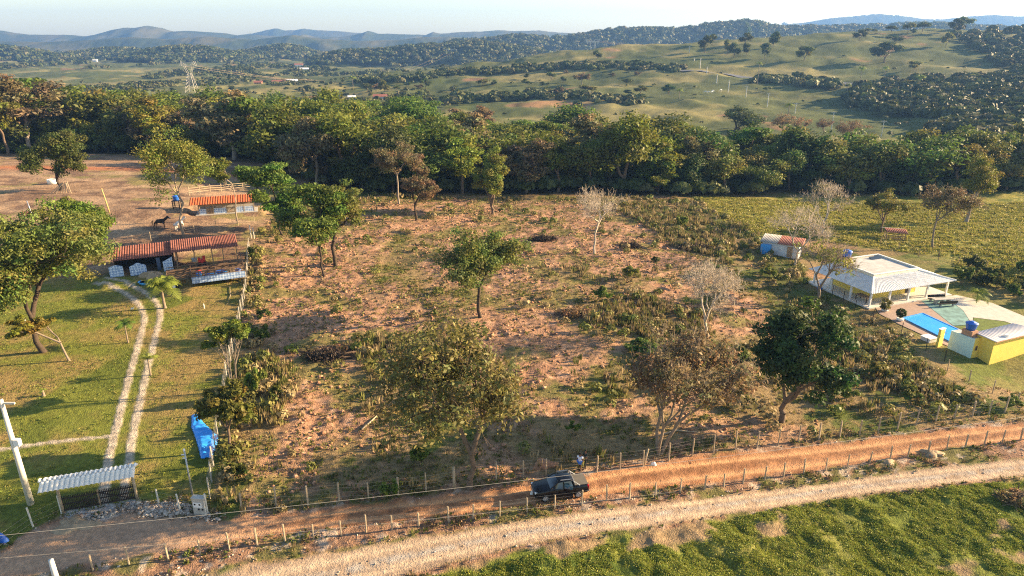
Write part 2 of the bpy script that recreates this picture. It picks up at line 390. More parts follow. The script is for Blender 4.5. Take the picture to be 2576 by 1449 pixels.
P_SHADEWOOD = W([(-800, 392), (400, 388), (640, 400), (760, 455), (900, 482), (1100, 492), (1300, 490), (1560, 497), (1740, 492), (2000, 488), (2300, 490), (2700, 470), (2900, 430), (2400, 425), (2000, 385), (1850, 395), (1700, 325), (1300, 292), (640, 285), (-800, 280)])
TRK1 = smoothline(W([(240, 712), (300, 730), (345, 762), (362, 800), (347, 870), (322, 960), (297, 1060), (280, 1130), (266, 1205), (262, 1262)]))
TRK2 = smoothline(W([(270, 703), (340, 722), (385, 752), (403, 785), (394, 835), (372, 920), (355, 1000), (338, 1075), (318, 1200), (312, 1255)]))
PATH = smoothline(W([(-120, 1150), (0, 1131), (140, 1112), (280, 1098)]))
P_APRON = W([(166, 1287), (346, 1256), (344, 1276), (325, 1284), (264, 1307), (168, 1309)])
P_POOLYARD = None
BUMPS = [(61, 69, 8, -2.0)]
def soilmask(x, y):
    n = fbm(x, y, 9, 4, 11)
    return np.clip(np.maximum(sst(-4, 3, pdist(x, y, P_SOILA)), sst(-3, 2, pdist(x, y, P_SOILB)))*sst(.22, .46, n)+sst(.60, .68, n)*.8, 0, 1)
def roadp(x, y, U, L):
    return (y-np.interp(x, L[:, 0], L[:, 1]))/(np.interp(x, U[:, 0], U[:, 1])-np.interp(x, L[:, 0], L[:, 1]))
def ground_fields(x, y):
    """class, albedo and small relief of the ground at world points"""
    n = len(x); near = y < 420
    nA = fbm(x, y, 14, 4, 1); nB = fbm(x, y, 3.2, 4, 2); nC = fbm(x, y, .9, 3, 3); nD = fbm(x, y, 40, 3, 4)
    def mix(a, b, t): return a*(1-t)[:, None]+np.array(b)*t[:, None]
    # plot and everything not told otherwise
    col = np.tile(np.array([.22, .16, .08]), (n, 1))
    col = mix(col, (.085, .105, .025), sst(.48, .62, nB))
    col = mix(col, (.24, .17, .075), sst(.50, .68, nA*.5+nC*.5)*.8)
    sm = soilmask(x, y)*np.where(near, 1, 0)
    soil = np.tile(np.array([.33, .195, .12]), (n, 1)); soil = mix(soil, (.28, .16, .10), sst(.4, .65, nB)); soil = mix(soil, (.40, .25, .165), sst(.58, .72, nC))
    soil = mix(soil, (.15, .14, .045), sst(.52, .62, fbm(x, y, 5.5, 4, 21))*.85)
    col = col*(1-sm)[:, None]+soil*sm[:, None]
    hgt = (fbm(x, y, 1.1, 3, 31)-.5)*(.12+.34*sm)+(np.abs(fbm(x, y, 2.6, 2, 33)-.5))*.35*sm+(fbm(x, y, 6, 2, 35)-.5)*.5
    # field of yellow grass
    fl = sst(-2, 2, pdist(x, y, P_FIELD))*near
    fc = np.tile(np.array([.21, .20, .038]), (n, 1)); fc = mix(fc, (.11, .135, .025), sst(.45, .6, nB)); fc = mix(fc, (.29, .25, .07), sst(.52, .7, nC))
    col = col*(1-fl)[:, None]+fc*fl[:, None]; hgt = hgt*(1-fl)+fl*(fbm(x/2.2, y, 1.6, 3, 41)-.5)*.75
    dk = sst(-2, 3, pdist(x, y, P_DARK))*near; col = mix(col, (.060, .085, .020), dk*.85)
    yd = sst(-1, 2, pdist(x, y, P_YARD))*near; col = mix(col, (.12, .145, .03), yd*.6)
    # paddock: trampled earth
    pd = sst(-2, 2, pdist(x, y, P_PADD)); pc = np.tile(np.array([.27, .18, .115]), (n, 1)); pc = mix(pc, (.20, .17, .07), sst(.48, .6, nA)); pc = mix(pc, (.17, .11, .075), sst(.5, .6, nB)); pc = mix(pc, (.36, .25, .16), sst(.52, .66, fbm(x/2.5, y, 4, 3, 25))*.8); pc = mix(pc, (.38, .15, .07), np.exp(-((y-np.interp(x, [-130, -60], [176, 172]))/4)**2)*.9)
    col = col*(1-pd)[:, None]+pc*pd[:, None]; hgt = hgt*(1-pd)+pd*(fbm(x/1.6, y, 2.4, 3, 43)-.5)*.5
    # lawn
    lw = sst(-.3, .3, pdist(x, y, P_LAWN)+(nC-.5)*.5); lc = np.tile(np.array([.145, .160, .028]), (n, 1)); lc = mix(lc, (.235, .17, .062), sst(.46, .64, nA*.6+nB*.4)); lc = mix(lc, (.105, .125, .022), sst(.54, .66, fbm(x, y, 7, 3, 23)))
    lc = lc*(.86+.28*nC)[:, None]
    col = col*(1-lw)[:, None]+lc*lw[:, None]; hgt = hgt*(1-lw)+lw*(nB-.5)*.07
    # roads
    cls = np.zeros(n, int); jit = (fbm(x, y, 1.6, 4, 51)-.5)
    sd = roadp(x, y, D_U, D_L); wd = np.interp(x, D_U[:, 0], D_U[:, 1])-np.interp(x, D_L[:, 0], D_L[:, 1]); sj = sd+jit*1.3/np.maximum(wd, 1)
    mid = (np.interp(x, D_U[:, 0], D_U[:, 1])+np.interp(x, G_L[:, 0], G_L[:, 1]))/2
    sg = roadp(x, y, G_U, G_L); sgj = sg+jit*.18
    verge = (sd < 0) & (sg > 1); below = sg < 0
    vg = np.where((sd < 1.25) & (sd > 0), sst(1.25, 1.05, sj), np.where(verge, 1., np.where(below, sst(-.28, -.08, sg+jit*.35), 0)))
    vg = np.where(sd < 1.25, vg, 0)
    vc = np.tile(np.array([.24, .145, .095]), (n, 1)); vc = mix(vc, (.12, .12, .04), sst(.50, .62, nB)*.9); vc = mix(vc, (.42, .35, .28), sst(.60, .7, nC)*.7)
    gg = sst(-.05, -.22, sg+jit*.35)*(sg < .1)
    gc = np.tile(np.array([.13, .155, .028]), (n, 1)); gc = mix(gc, (.16, .17, .036), sst(.5, .7, nB)*.7); gc = mix(gc, (.065, .095, .018), sst(.54, .66, fbm(x, y, 4, 3, 61))); gc = mix(gc, (.22, .20, .06), sst(.45, .65, nA)*.6); gc = mix(gc, (.26, .18, .11), sst(.58, .66, fbm(x, y, 5, 4, 69))*.9)
    col = col*(1-vg)[:, None]+vc*vg[:, None]
    hgt = hgt*(1-vg)+vg*((fbm(x, y, .8, 3, 63)-.5)*.28)
    col = col*(1-gg)[:, None]+gc*gg[:, None]; hgt = hgt*(1-gg)+gg*((fbm(x, y, 2.8, 3, 65)-.5)*.8+(fbm(x, y, .8, 3, 67)-.5)*.28)
    dr = (sj > 0) & (sj < 1); drs = sst(0, .08, sj)*sst(1, .92, sj)
    c = np.tile(np.array([.36, .185, .095]), (n, 1)); c = mix(c, (.27, .13, .065), sst(.45, .65, nB)); rut = np.exp(-((sd-.26)/.075)**2)+np.exp(-((sd-.72)/.075)**2)
    c = mix(c, (.18, .095, .05), np.exp(-((sd-.5)/.11)**2)*sst(.35, .6, nC)*.8*(1-sst(-14, -26, x))); c = mix(c, (.55, .32, .165), np.clip(rut, 0, 1)*.85); c = mix(c, (.20, .10, .055), sst(.56, .68, fbm(x, y, 1.2, 3, 75))*.6*(1-np.clip(rut, 0, 1))); c = c*(.85+.3*nC)[:, None]
    lf = sst(-14, -26, x)
    c = mix(c, (.36, .25, .17), lf*.8)
    col = col*(1-drs)[:, None]+c*drs[:, None]; hgt = hgt*(1-drs)+drs*((nC-.5)*.07-.10*np.clip(rut, 0, 1)*(1-lf)-.05)
    gr = (sgj > 0) & (sgj < 1); grs = sst(0, .1, sgj)*sst(1, .9, sgj)
    c = np.tile(np.array([.37, .27, .185]), (n, 1)); c = mix(c, (.33, .24, .165), sst(.40, .60, nB)*.8); c = mix(c, (.36, .33, .29), np.exp(-((sg-.5)/.11)**2)*.9*sst(.2, .5, nC)); c = mix(c, (.25, .18, .13), sst(.58, .70, fbm(x, y, 1.3, 3, 73))*.55); c = mix(c, (.52, .40, .28), (np.exp(-((sg-.27)/.08)**2)+np.exp(-((sg-.77)/.08)**2))*.85); c = c*(.86+.28*nC)[:, None]
    col = col*(1-grs)[:, None]+c*grs[:, None]; hgt = hgt*(1-grs)+grs*((nC-.5)*.05-.03-.06*(np.exp(-((sg-.26)/.09)**2)+np.exp(-((sg-.76)/.09)**2)))
    cls[dr] = 1; cls[gr] = 2
    # driveway
    for k, (T, w) in enumerate(((TRK1, .34), (TRK2, .34), (PATH, .24))):
        m = np.hypot(x+40, y-70) < 60; d = np.full(n, 99.); d[m] = ldist(x[m], y[m], T)
        on = d+(nC-.5)*.25 < w
        cc = np.array([.42, .36, .28])*(.55+.75*fbm(x, y, .5, 2, 71))[:, None]
        s_ = sst(w+.12, w-.08, d+(nC-.5)*.25); col = col*(1-s_)[:, None]+cc*s_[:, None]; hgt = hgt*(1-s_)+s_*.05; cls[on & (cls == 0)] = 3 if k < 2 else 4
    m = np.hypot(x+30, y-45) < 30; d = np.full(n, -99.); d[m] = pdist(x[m], y[m], P_APRON)
    s_ = sst(-.2, .1, d); col = mix(col, (.44, .42, .40), s_); hgt = hgt*(1-s_)+s_*.04; cls[d > 0] = 5
    # woods floor and far country
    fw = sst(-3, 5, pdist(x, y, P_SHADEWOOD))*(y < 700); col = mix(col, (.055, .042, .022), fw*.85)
    far = sst(230, 300, y+(nD-.5)*30)
    c = np.tile(np.array([.085, .100, .034]), (n, 1)); c = mix(c, (.20, .18, .07), sst(.46, .66, nD)); c = mix(c, (.065, .085, .026), sst(.55, .66, fbm(x, y, 90, 4, 81))*.8); c = mix(c, (.30, .15, .09), sst(.74, .80, fbm(x, y, 60, 4, 83))*.6)
    c = c*(.8+.4*fbm(x, y, 8, 3, 85))[:, None]
    col = col*(1-far)[:, None]+c*far[:, None]
    hgt = hgt*(1-far)+far*((fbm(x, y, 9, 3, 87)-.5)*1.6+(fbm(x, y, 38, 3, 89)-.5)*7)
    for (bx, by, br, bh) in BUMPS: hgt = hgt+bh*np.exp(-((x-bx)**2+(y-by)**2)/br**2)
    return cls, np.clip(col, 0, 1), hgt
FLATS = []   # (polygon, height) of levelled building plots
def height(x, y):
    x = np.atleast_1d(np.asarray(x, float)); y = np.atleast_1d(np.asarray(y, float))
    z = hm(x, y)+ground_fields(x, y)[2]
    for P, zf in FLATS:
        s = sst(-.8, .1, pdist(x, y, P)); z = z*(1-s)+zf*s
    return z
def hz(x, y): return float(height(x, y)[0])
def GG(px, py):
    p = G(px, py); p.z = hz(p.x, p.y); return p
def ground_material(nm='earth', w=1.):
    m = bpy.data.materials.new(nm); m.use_nodes = True; n = m.node_tree; L = n.links; b = n.nodes['Principled BSDF']
    b.inputs['Roughness'].default_value = .95; b.inputs['Specular IOR Level'].default_value = .1
    a = n.nodes.new('ShaderNodeAttribute'); a.attribute_name = 'Col'; g = n.nodes.new('ShaderNodeNewGeometry')
    def noise(sc, det, lo, hi, t0=.3, t1=.7):
        z = n.nodes.new('ShaderNodeTexNoise'); z.inputs['Scale'].default_value = sc; z.inputs['Detail'].default_value = det; L.new(g.outputs['Position'], z.inputs['Vector'])
        r = n.nodes.new('ShaderNodeMapRange'); r.inputs[1].default_value = t0; r.inputs[2].default_value = t1; r.inputs[3].default_value = lo; r.inputs[4].default_value = hi; L.new(z.outputs[0], r.inputs[0]); return z, r
    z1, r1 = noise(2.2, 8, 1-.28*w, 1+.30*w); z2, r2 = noise(9, 4, 1-.2*w, 1+.2*w)
    mu = n.nodes.new('ShaderNodeMath'); mu.operation = 'MULTIPLY'; L.new(r1.outputs[0], mu.inputs[0]); L.new(r2.outputs[0], mu.inputs[1])
    vm = n.nodes.new('ShaderNodeVectorMath'); vm.operation = 'SCALE'; L.new(a.outputs['Color'], vm.inputs[0]); L.new(mu.outputs[0], vm.inputs['Scale'])
    L.new(vm.outputs[0], b.inputs['Base Color'])
    bp = n.nodes.new('ShaderNodeBump'); bp.inputs['Strength'].default_value = .8*w; bp.inputs['Distance'].default_value = .16
    ad = n.nodes.new('ShaderNodeMath'); ad.operation = 'ADD'; L.new(z1.outputs[0], ad.inputs[0]); L.new(z2.outputs[0], ad.inputs[1]); L.new(ad.outputs[0], bp.inputs['Height']); L.new(bp.outputs[0], b.inputs['Normal'])
    return m
EARTH = ground_material(); ROADM = ground_material('packed_earth', .65)
def build_ground():
    ys = [4.]
    while ys[-1] < 15000:
        y = ys[-1]; ys.append(y*(1.0052 if y < 230 else 1.008 if y < 1200 else 1.02)+.02)
    ys = np.array(ys); a = np.linspace(-1.12, 1.12, 760)
    A, Y = np.meshgrid(a, ys); X = A*(Y+15)
    x = X.ravel(); y = Y.ravel()
    cls, col, hg = ground_fields(x, y); z = hm(x, y)+hg
    for P, zf in FLATS:
        s = sst(-.8, .1, pdist(x, y, P)); z = z*(1-s)+zf*s
    V = np.stack([x, y, z], 1); nr, nc = Y.shape
    i = (np.arange(nr-1)[:, None]*nc+np.arange(nc-1)[None]).ravel(); Q = np.stack([i, i+1, i+nc+1, i+nc], 1)
    qc = cls[Q[:, 0]]
    # the country behind the drone, so the sheet has no edge underneath it
    names = ['ground', 'dirt_road', 'gravel_road', 'driveway', 'stone_path', 'concrete_apron']
    labs = ['uneven grassy and bare red earth of the plots, pastures and far country', 'orange dirt track running behind the black pickup', 'pale gravel road crossing the lower right of the view',
            'two parallel concrete wheel tracks curving up the lawn to the barn', 'narrow pale stone path joining the wheel tracks from the left', 'grey concrete apron in front of the roofed entrance gate']
    for k, nm in enumerate(names):
        q = Q[qc == k]; u, inv = np.unique(q.ravel(), return_inverse=True)
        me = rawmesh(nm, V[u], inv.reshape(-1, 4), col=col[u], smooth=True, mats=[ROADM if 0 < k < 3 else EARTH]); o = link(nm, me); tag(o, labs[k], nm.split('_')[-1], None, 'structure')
# ============================================================ FAR RIDGES
def ridge_mat(name, c, c2):
    m = bpy.data.materials.new(name); m.use_nodes = True; n = m.node_tree; L = n.links; b = n.nodes['Principled BSDF']; b.inputs['Roughness'].default_value = 1; b.inputs['Specular IOR Level'].default_value = 0
    g = n.nodes.new('ShaderNodeNewGeometry'); z = n.nodes.new('ShaderNodeTexNoise'); z.inputs['Scale'].default_value = .006; z.inputs['Detail'].default_value = 8; L.new(g.outputs['Position'], z.inputs['Vector'])
    r = n.nodes.new('ShaderNodeValToRGB'); r.color_ramp.elements[0].position = .42; r.color_ramp.elements[1].position = .62; r.color_ramp.elements[0].color = (*c, 1); r.color_ramp.elements[1].color = (*c2, 1)
    L.new(z.outputs[0], r.inputs[0]); L.new(r.outputs[0], b.inputs['Base Color']); return m
def ridge(name, prof, Y0, depth_, label, m, rough=1., base=-40):
    """a ridge of hills whose crest passes at distance Y0 behind; prof = (px,py) crest line"""
    prof = np.array(prof, float); pxs = np.arange(prof[0, 0], prof[-1, 0], 3.5)
    pyc = np.interp(pxs, prof[:, 0], prof[:, 1]); zc = np.array([ztop(Y0, p) for p in pyc])
    rows = np.linspace(-1, 1, 61); u = (pxs-CX)/F
    U, T = np.meshgrid(u, rows); Y = Y0+T*depth_; X = U*(Y0*CT+(H-40)*ST)+0*Y
    wob = (fbm(X, Y*0, depth_*.5, 3, int(Y0))-.5)*depth_*.5
    ZC = np.tile(zc, (61, 1))
    prf = np.exp(-((T)/.45)**2)
    n = fbm(X, Y, depth_*.35, 5, int(Y0)+3); n2 = 1-np.abs(2*fbm(X, Y, depth_*.22, 4, int(Y0)+9)-1)
    rel = ZC-base
    Z = base+rel*prf*(1-(1-prf)*.0)-(1-np.exp(-(T/.25)**2))*rel*(.55*(n-.3)+.5*(n2-.5))*rough*np.clip(prf*1.6, 0, 1)
    Z += (fbm(X, Y, depth_*.02+12, 3, 5)-.5)*rel*.05
    V = np.stack([X.ravel(), (Y+wob*(1-prf)).ravel(), Z.ravel()], 1); nr, nc = Y.shape
    i = (np.arange(nr-1)[:, None]*nc+np.arange(nc-1)[None]).ravel(); Q = np.stack([i, i+1, i+nc+1, i+nc], 1)
    me = rawmesh(name, V, Q, smooth=True, mats=[m]); o = link(name, me); tag(o, label, 'hills', None, 'structure'); return X, Y, Z
MR = ridge_mat('far_slopes', (.05, .065, .028), (.12, .11, .05))
ridge('mountains', [(500, 100), (640, 84), (672, 76), (697, 71), (718, 77), (745, 76), (765, 72), (800, 76), (850, 78), (905, 83), (1000, 90), (1200, 92), (1400, 86), (1560, 78), (1800, 70), (1948, 63), (2015, 58), (2075, 47), (2149, 40), (2199, 35), (2249, 39), (2316, 48), (2366, 49), (2417, 42), (2483, 38), (2560, 42), (2700, 50), (3000, 60)], 5700, 450, 'faint pale blue mountains farthest away on the skyline', MR, .4)
ridge('mountain_range', [(-400, 84), (-200, 70), (0, 77), (67, 87), (184, 88), (214, 92), (251, 88), (288, 76), (322, 70), (348, 70), (378, 65), (405, 70), (435, 80), (469, 77), (516, 80), (569, 84), (600, 90), (616, 87), (643, 88), (713, 92), (747, 91), (767, 86), (787, 92), (862, 93), (906, 86), (930, 78), (953, 85), (990, 85), (1071, 88), (1091, 80), (1110, 85), (1158, 81), (1208, 79), (1255, 76), (1292, 78), (1359, 77), (1405, 82), (1500, 86), (1700, 95), (2000, 100)], 4500, 1000, 'long blue mountain range along the horizon', MR, 1.0)
ridge('foothills', [(-300, 100), (0, 104), (120, 106), (240, 100), (330, 93), (420, 99), (520, 92), (640, 100), (740, 88), (800, 97), (900, 103), (1000, 100), (1060, 94), (1130, 92), (1200, 98), (1300, 104), (1500, 110)], 3200, 450, 'hazy blue foothills in front of the mountain range', MR, .7)
WOODBASE = ridge_mat('wooded_slopes', (.030, .042, .016), (.055, .065, .026))
RG = []
def wridge(name, prof, Y0, dp, lab, base=-15, rough=.5):
    prof = [(a, b+(6 if Y0 == 2000 else 3)) for a, b in prof]
    RG.append(ridge(name, prof, Y0, dp, lab, WOODBASE, rough, base)+(Y0,))
wridge('wooded_hills', [(1100, 118), (1148, 100), (1230, 96), (1285, 88), (1330, 88), (1380, 93), (1419, 91), (1473, 84), (1513, 76), (1560, 71), (1627, 71), (1719, 71), (1797, 58), (1864, 52), (1890, 52), (1931, 62), (1964, 67), (2082, 66), (2215, 63), (2282, 58), (2370, 58), (2450, 66), (2700, 70)], 2000, 420, 'wooded dark hill ridge behind the pasture hill on the right', -25)
wridge('wooded_hills', [(780, 150), (856, 129), (957, 126), (1024, 118), (1134, 111), (1191, 104), (1260, 112), (1330, 122), (1400, 140)], 1500, 260, 'wooded hill behind the middle pylon', -25)
wridge('wooded_hills', [(540, 150), (596, 133), (653, 125), (690, 117), (717, 115), (745, 120), (770, 127), (804, 140)], 1900, 200, 'small pointed wooded hill left of the middle pylon', -16)
wridge('wooded_hills', [(330, 140), (385, 126), (445, 118), (502, 120), (583, 133), (640, 145)], 1700, 200, 'low rounded wooded hill behind the left pylon', -16)
wridge('wooded_hills', [(150, 140), (231, 128), (285, 123), (330, 126), (400, 138)], 1900, 170, 'low wooded rise left of the rounded wooded hill', -16)
PASTM = ridge_mat('far_pasture', (.10, .10, .04), (.22, .18, .09))
wridge('wooded_hills', [(-500, 118), (-200, 112), (0, 118), (67, 126), (110, 136), (160, 145)], 1700, 190, 'wooded rise at the far left edge of the view', -16)
# ---- woods that read as one mass: leafy clumps
def clumps(name, P, rad, k, leafc, label, seed=1, squash=.7, fs=.26):
    rng = np.random.default_rng(seed); P = np.asarray(P, float); m = len(P)
    r = np.broadcast_to(np.asarray(rad, float), (m,))*(.6+.7*rng.random(m))
    d = rng.normal(0, 1, (m, k, 3)); d /= np.linalg.norm(d, axis=2, keepdims=True); d[..., 2] = np.abs(d[..., 2])*1.0-.15
    C = P[:, None]+d*r[:, None, None]*np.array([1, 1, squash])*(.55+.45*rng.random((m, k, 1)))
    C[..., 2] += (r*.45)[:, None]
    N = d+rng.normal(0, .35, (m, k, 3)); N /= np.linalg.norm(N, axis=2, keepdims=True)
    A = np.cross(N, rng.normal(0, 1, (m, k, 3))); A /= np.linalg.norm(A, axis=2, keepdims=True); B = np.cross(N, A)
    s = (r*fs)[:, None, None]*(.6+.8*rng.random((m, k, 1)))
    V = np.stack([C-A*s, C+B*s, C+A*s, C-B*s], 2).reshape(-1, 3); Q = np.arange(m*k*4).reshape(-1, 4)
    base = np.array(leafc)[rng.integers(0, len(leafc), m)]*(.75+.5*rng.random((m, 1)))
    c = np.repeat(base, k*4, 0)*np.repeat(.8+.4*rng.random((m*k, 1)), 4, 0)
    me = rawmesh(name, V, Q, col=c, mats=[LM['white']]); o = link(name, me); tag(o, label, 'woodland', None, 'stuff'); return o
LM['white'] = leafmat('leaf_any', (1, 1, 1), .25, 0)
WC = [(.045, .065, .018), (.06, .08, .022), (.085, .095, .03), (.04, .06, .018), (.10, .10, .04)]
_rng = np.random.default_rng(5)
_P = []; _Rd = []
for (X, Y, Z, Y0) in RG:
    m = Z > -12; idx = np.flatnonzero(m & (Y < Y0+60)); k = min(len(idx)*3, 5200 if Y0 > 1950 else 1500)
    if not len(idx): continue
    sel = _rng.choice(idx, k); dx = _rng.normal(0, 4, (k, 2))
    _P.append(np.stack([X.ravel()[sel]+dx[:, 0], Y.ravel()[sel]+dx[:, 1], Z.ravel()[sel]], 1)); _Rd.append(np.full(k, 8.5*Y0/1900))
clumps('hill_woods', np.concatenate(_P), np.concatenate(_Rd), 34, WC, 'continuous dark woods covering the far hill ridges', 3)
# tree belts and scattered woods over the valley and plain, by noise
def belt_points(n, c0, c1, y0, y1, thr, sc, seed, dens_extra=None):
    r = np.random.default_rng(seed); u = r.uniform(c0, c1, n); y = np.exp(r.uniform(np.log(y0), np.log(y1), n)); x = (u-CX)/F*(.94*y+11.6)
    nn = fbm(x, y*.5, sc, 4, seed); k = nn > thr; x = x[k]; y = y[k]; return np.stack([x, y, hm(x, y)], 1)
# ============================================================ LEVELLED PLOTS (before anything samples the ground)
def atz(px, py, z):
    d = ray(px, py); t = (z-H)/d[2]; return np.array([d[0]*t, d[1]*t, z])
class Fr:
    """a local frame on the ground: origin O, x along u, y along v"""
    def __init__(s, A, B): s.O = Vector(A); d = Vector(B)-s.O; d.z = 0; s.L = d.length; s.a = atan2(d.y, d.x); s.u = d.normalized(); s.v = Vector((-s.u.y, s.u.x, 0))
    def __call__(s, x, y, z=0): return s.O+s.u*x+s.v*y+Vector((0, 0, z))
ZH = -2.6; HF = Fr(atz(2186, 773, ZH), atz(2378, 741, ZH))
def rect(f, x0, x1, y0, y1): return np.array([f(x0, y0)[:2], f(x1, y0)[:2], f(x1, y1)[:2], f(x0, y1)[:2]])
FLATS.append((np.array([HF(*p)[:2] for p in [(-1.6, -16.5), (5, -16.5), (17, -13), (17, 12), (-1.6, 12)]]), ZH-.06))
ZY = -3.2; YF = Fr((54.97, 78.42, ZY), (56.11, 75.70, ZY))
ZB = float(hm(-52, 99)); BF = Fr(atz(286, 657, ZB+2.3), atz(593, 617, ZB+2.6)); BF.O.z = ZB
FLATS.append((rect(BF, -1.5, BF.L+3.0, -3.2, 6.5), ZB-.03))
ZS = float(hm(-54, 123)); SF = Fr(atz(502, 541, ZS), atz(640, 531, ZS))
FLATS.append((rect(SF, -1.5, SF.L+1.5, -1.2, 5), ZS-.05))
# ============================================================ TREES
def H_(*a, **k): return hero(*a, **k)
H_(112, 885, 520, 375, 'huge feathery light olive tree with a dark forked trunk at the lawn edge', name='spreading_tree', cx=122, kind='airy', leaf='feather', bark='dark', n=360, dens=2.3, cz=.63, rz=.40, trunk=.30, fork=.24)
H_(176, 908, 805, 150, 'small leaning tree with yellow green foliage low beside the dark forked trunk', name='leaning_tree', cx=120, kind='umbrella', leaf='yellow', bark='grey', n=44, dens=.8, lean=(-1.5, 0), trunk=.12)
H_(215, 700, 505, 160, 'bright green rounded tree behind the huge feathery tree', name='round_tree', kind='dense', leaf='bright', bark='brown', dens=1.1, cz=.62, rz=.38)
H_(152, 478, 312, 170, 'dark dense tree with a white trough at its foot in the earth paddock', name='dark_tree', kind='dense', leaf='dark', bark='dark', dens=1.3, n=120, cz=.56, rz=.46)
H_(462, 592, 292, 185, 'tall open grey olive tree with a pale trunk behind the long barn roof', name='tall_tree', kind='airy', leaf='olive', bark='pale', n=150, dens=1.2, cz=.62, rz=.40, trunk=.19, fork=.36, cx=474)
H_(598, 562, 395, 120, 'slim pale stemmed tree standing in front of the orange stable roof', name='slim_tree', kind='airy', leaf='green', bark='pale', n=70, dens=1.2, cz=.82, rz=.2, trunk=.11, fork=.5, cx=580)
H_(712, 592, 395, 185, 'tall tiered dark green tree at the right end of the orange stable', name='tiered_tree', kind='tiered', leaf='green', bark='dark', n=110, cz=.52, rz=.50, cx=700, trunk=.18, fork=.14, dens=1.1)
H_(817, 697, 445, 190, 'leafy tree with layered green boughs, left of a twin pair on the red plot', name='layered_tree', kind='tiered', leaf='green', bark='dark', n=110, cz=.62, rz=.40, trunk=.16, cx=812)
H_(845, 672, 465, 160, 'leafy olive tree standing just behind the layered tree on the red plot', name='layered_tree', kind='broad', leaf='olive', bark='dark', cz=.68, rz=.34, cx=872)
H_(1004, 515, 345, 125, 'light olive tree with a bare lower trunk at the edge of the wood', name='edge_tree', kind='airy', leaf='grey', bark='pale', n=120, dens=1.4, cz=.7, rz=.32, trunk=.2, fork=.45)
H_(1048, 556, 428, 105, 'small brownish feathery tree with a dark thin trunk near the wood edge', name='edge_tree', kind='airy', leaf='brown', bark='dark', n=110, dens=1.1, cz=.66, rz=.36, cx=1058)
H_(1240, 538, 372, 92, 'tall column shaped tree wrapped in creeper at the wood edge', name='column_tree', kind='column', leaf='olive', bark='brown', n=120, dens=1.1)
H_(1495, 638, 475, 165, 'leafless pale tree with upswept branches on the red plot', name='bare_tree', kind='airy', bark='white', n=230, bare=1, twigs=3, cz=.7, rz=.30, trunk=.17, fork=.32, zmin=-.3)
H_(1210, 800, 572, 262, 'wide open crowned olive tree standing alone in the middle of the red plot', name='spreading_tree', kind='airy', leaf='feather', bark='dark', n=230, dens=1.1, cz=.68, rz=.34, trunk=.22, fork=.36, cx=1215)
H_(1180, 1228, 815, 430, 'very large olive crowned tree rising beside the wire fence above the dirt track', name='spreading_tree', kind='airy', leaf='rust', bark='brown', n=400, dens=.50, lr=.75, twigs=1, cz=.62, rz=.42, trunk=.24, fork=.22, cx=1130, lsize=1.0)
H_(1655, 1142, 835, 375, 'sparse brownish tree with several grey stems beside the wire fence', name='spreading_tree', kind='airy', leaf='brown', bark='grey', n=360, dens=.34, lr=.7, stems=3, cz=.64, rz=.38, trunk=.22, fork=.26, cx=1700, twigs=2)
H_(1965, 1062, 772, 225, 'dark glossy leaved tree with a dense upright crown left of the yellow building', name='glossy_tree', kind='dense', leaf='dark', bark='brown', n=120, dens=1.1, lr=1.0, cz=.57, rz=.43, cx=1995, lsize=1.0, seed=31)
H_(1835, 955, 858, 125, 'low dark green bushy tree just left of the dark glossy tree', name='bushy_tree', kind='low', leaf='dark', bark='brown')
H_(1768, 858, 658, 175, 'leafless grey tree with fine twigs in the middle of the weeds', name='bare_tree', kind='airy', bark='white', n=330, bare=1, twigs=3, cz=.64, rz=.36, trunk=.17, fork=.24, zmin=-.4)
H_(2056, 768, 605, 205, 'nearly leafless tree reaching over the white veranda roof', name='bare_tree', kind='airy', leaf='yellow', bark='grey', n=250, bare=.9, twigs=3, dens=.5, cz=.68, rz=.34, trunk=.2, fork=.26, zmin=-.3, cx=2060)
H_(2000, 668, 520, 190, 'pale leafless tree with a broad twiggy crown in front of the small farm shed', name='bare_tree', kind='airy', leaf='grey', bark='white', n=280, bare=.95, twigs=3, dens=.3, cz=.66, rz=.34, trunk=.16, fork=.25, zmin=-.3)
H_(2068, 590, 462, 150, 'pale twiggy leafless tree in the yellow grass field behind the farm shed', name='bare_tree', kind='airy', leaf='grey', bark='white', n=230, bare=.9, twigs=3, dens=.4, cz=.68, rz=.34, trunk=.16, fork=.25, zmin=-.3)
H_(2218, 586, 470, 125, 'thinly leaved olive tree next to the small tin roofed shed', name='field_tree', kind='airy', leaf='olive', bark='brown', n=120, dens=.7, twigs=1, cz=.7, rz=.32, trunk=.2, stems=2)
H_(2345, 622, 455, 150, 'tall thin tree of half bare boughs alone in the yellow field', name='field_tree', kind='airy', leaf='brown', bark='grey', n=150, dens=.5, twigs=2, cz=.72, rz=.3, trunk=.18, fork=.4, cx=2370)
H_(2430, 560, 385, 110, 'light green slender tree at the right end of the wood', name='edge_tree', kind='airy', leaf='yellow', bark='pale', n=110, dens=1.2, cz=.66, rz=.36)
H_(592, 985, 812, 125, 'pruned tree of bare upright stems topped with green leaves in the fence line', name='pruned_tree', kind='umbrella', leaf='green', bark='pale', n=60, dens=.8, stems=5, cz=.78, rz=.22, trunk=.11)
H_(583, 1132, 978, 150, 'bushy olive tree leaning over the blue tarpaulin', name='fence_tree', kind='broad', leaf='olive', bark='brown', n=80, cz=.62, rz=.4, trunk=.13, cx=572, fork=.35)
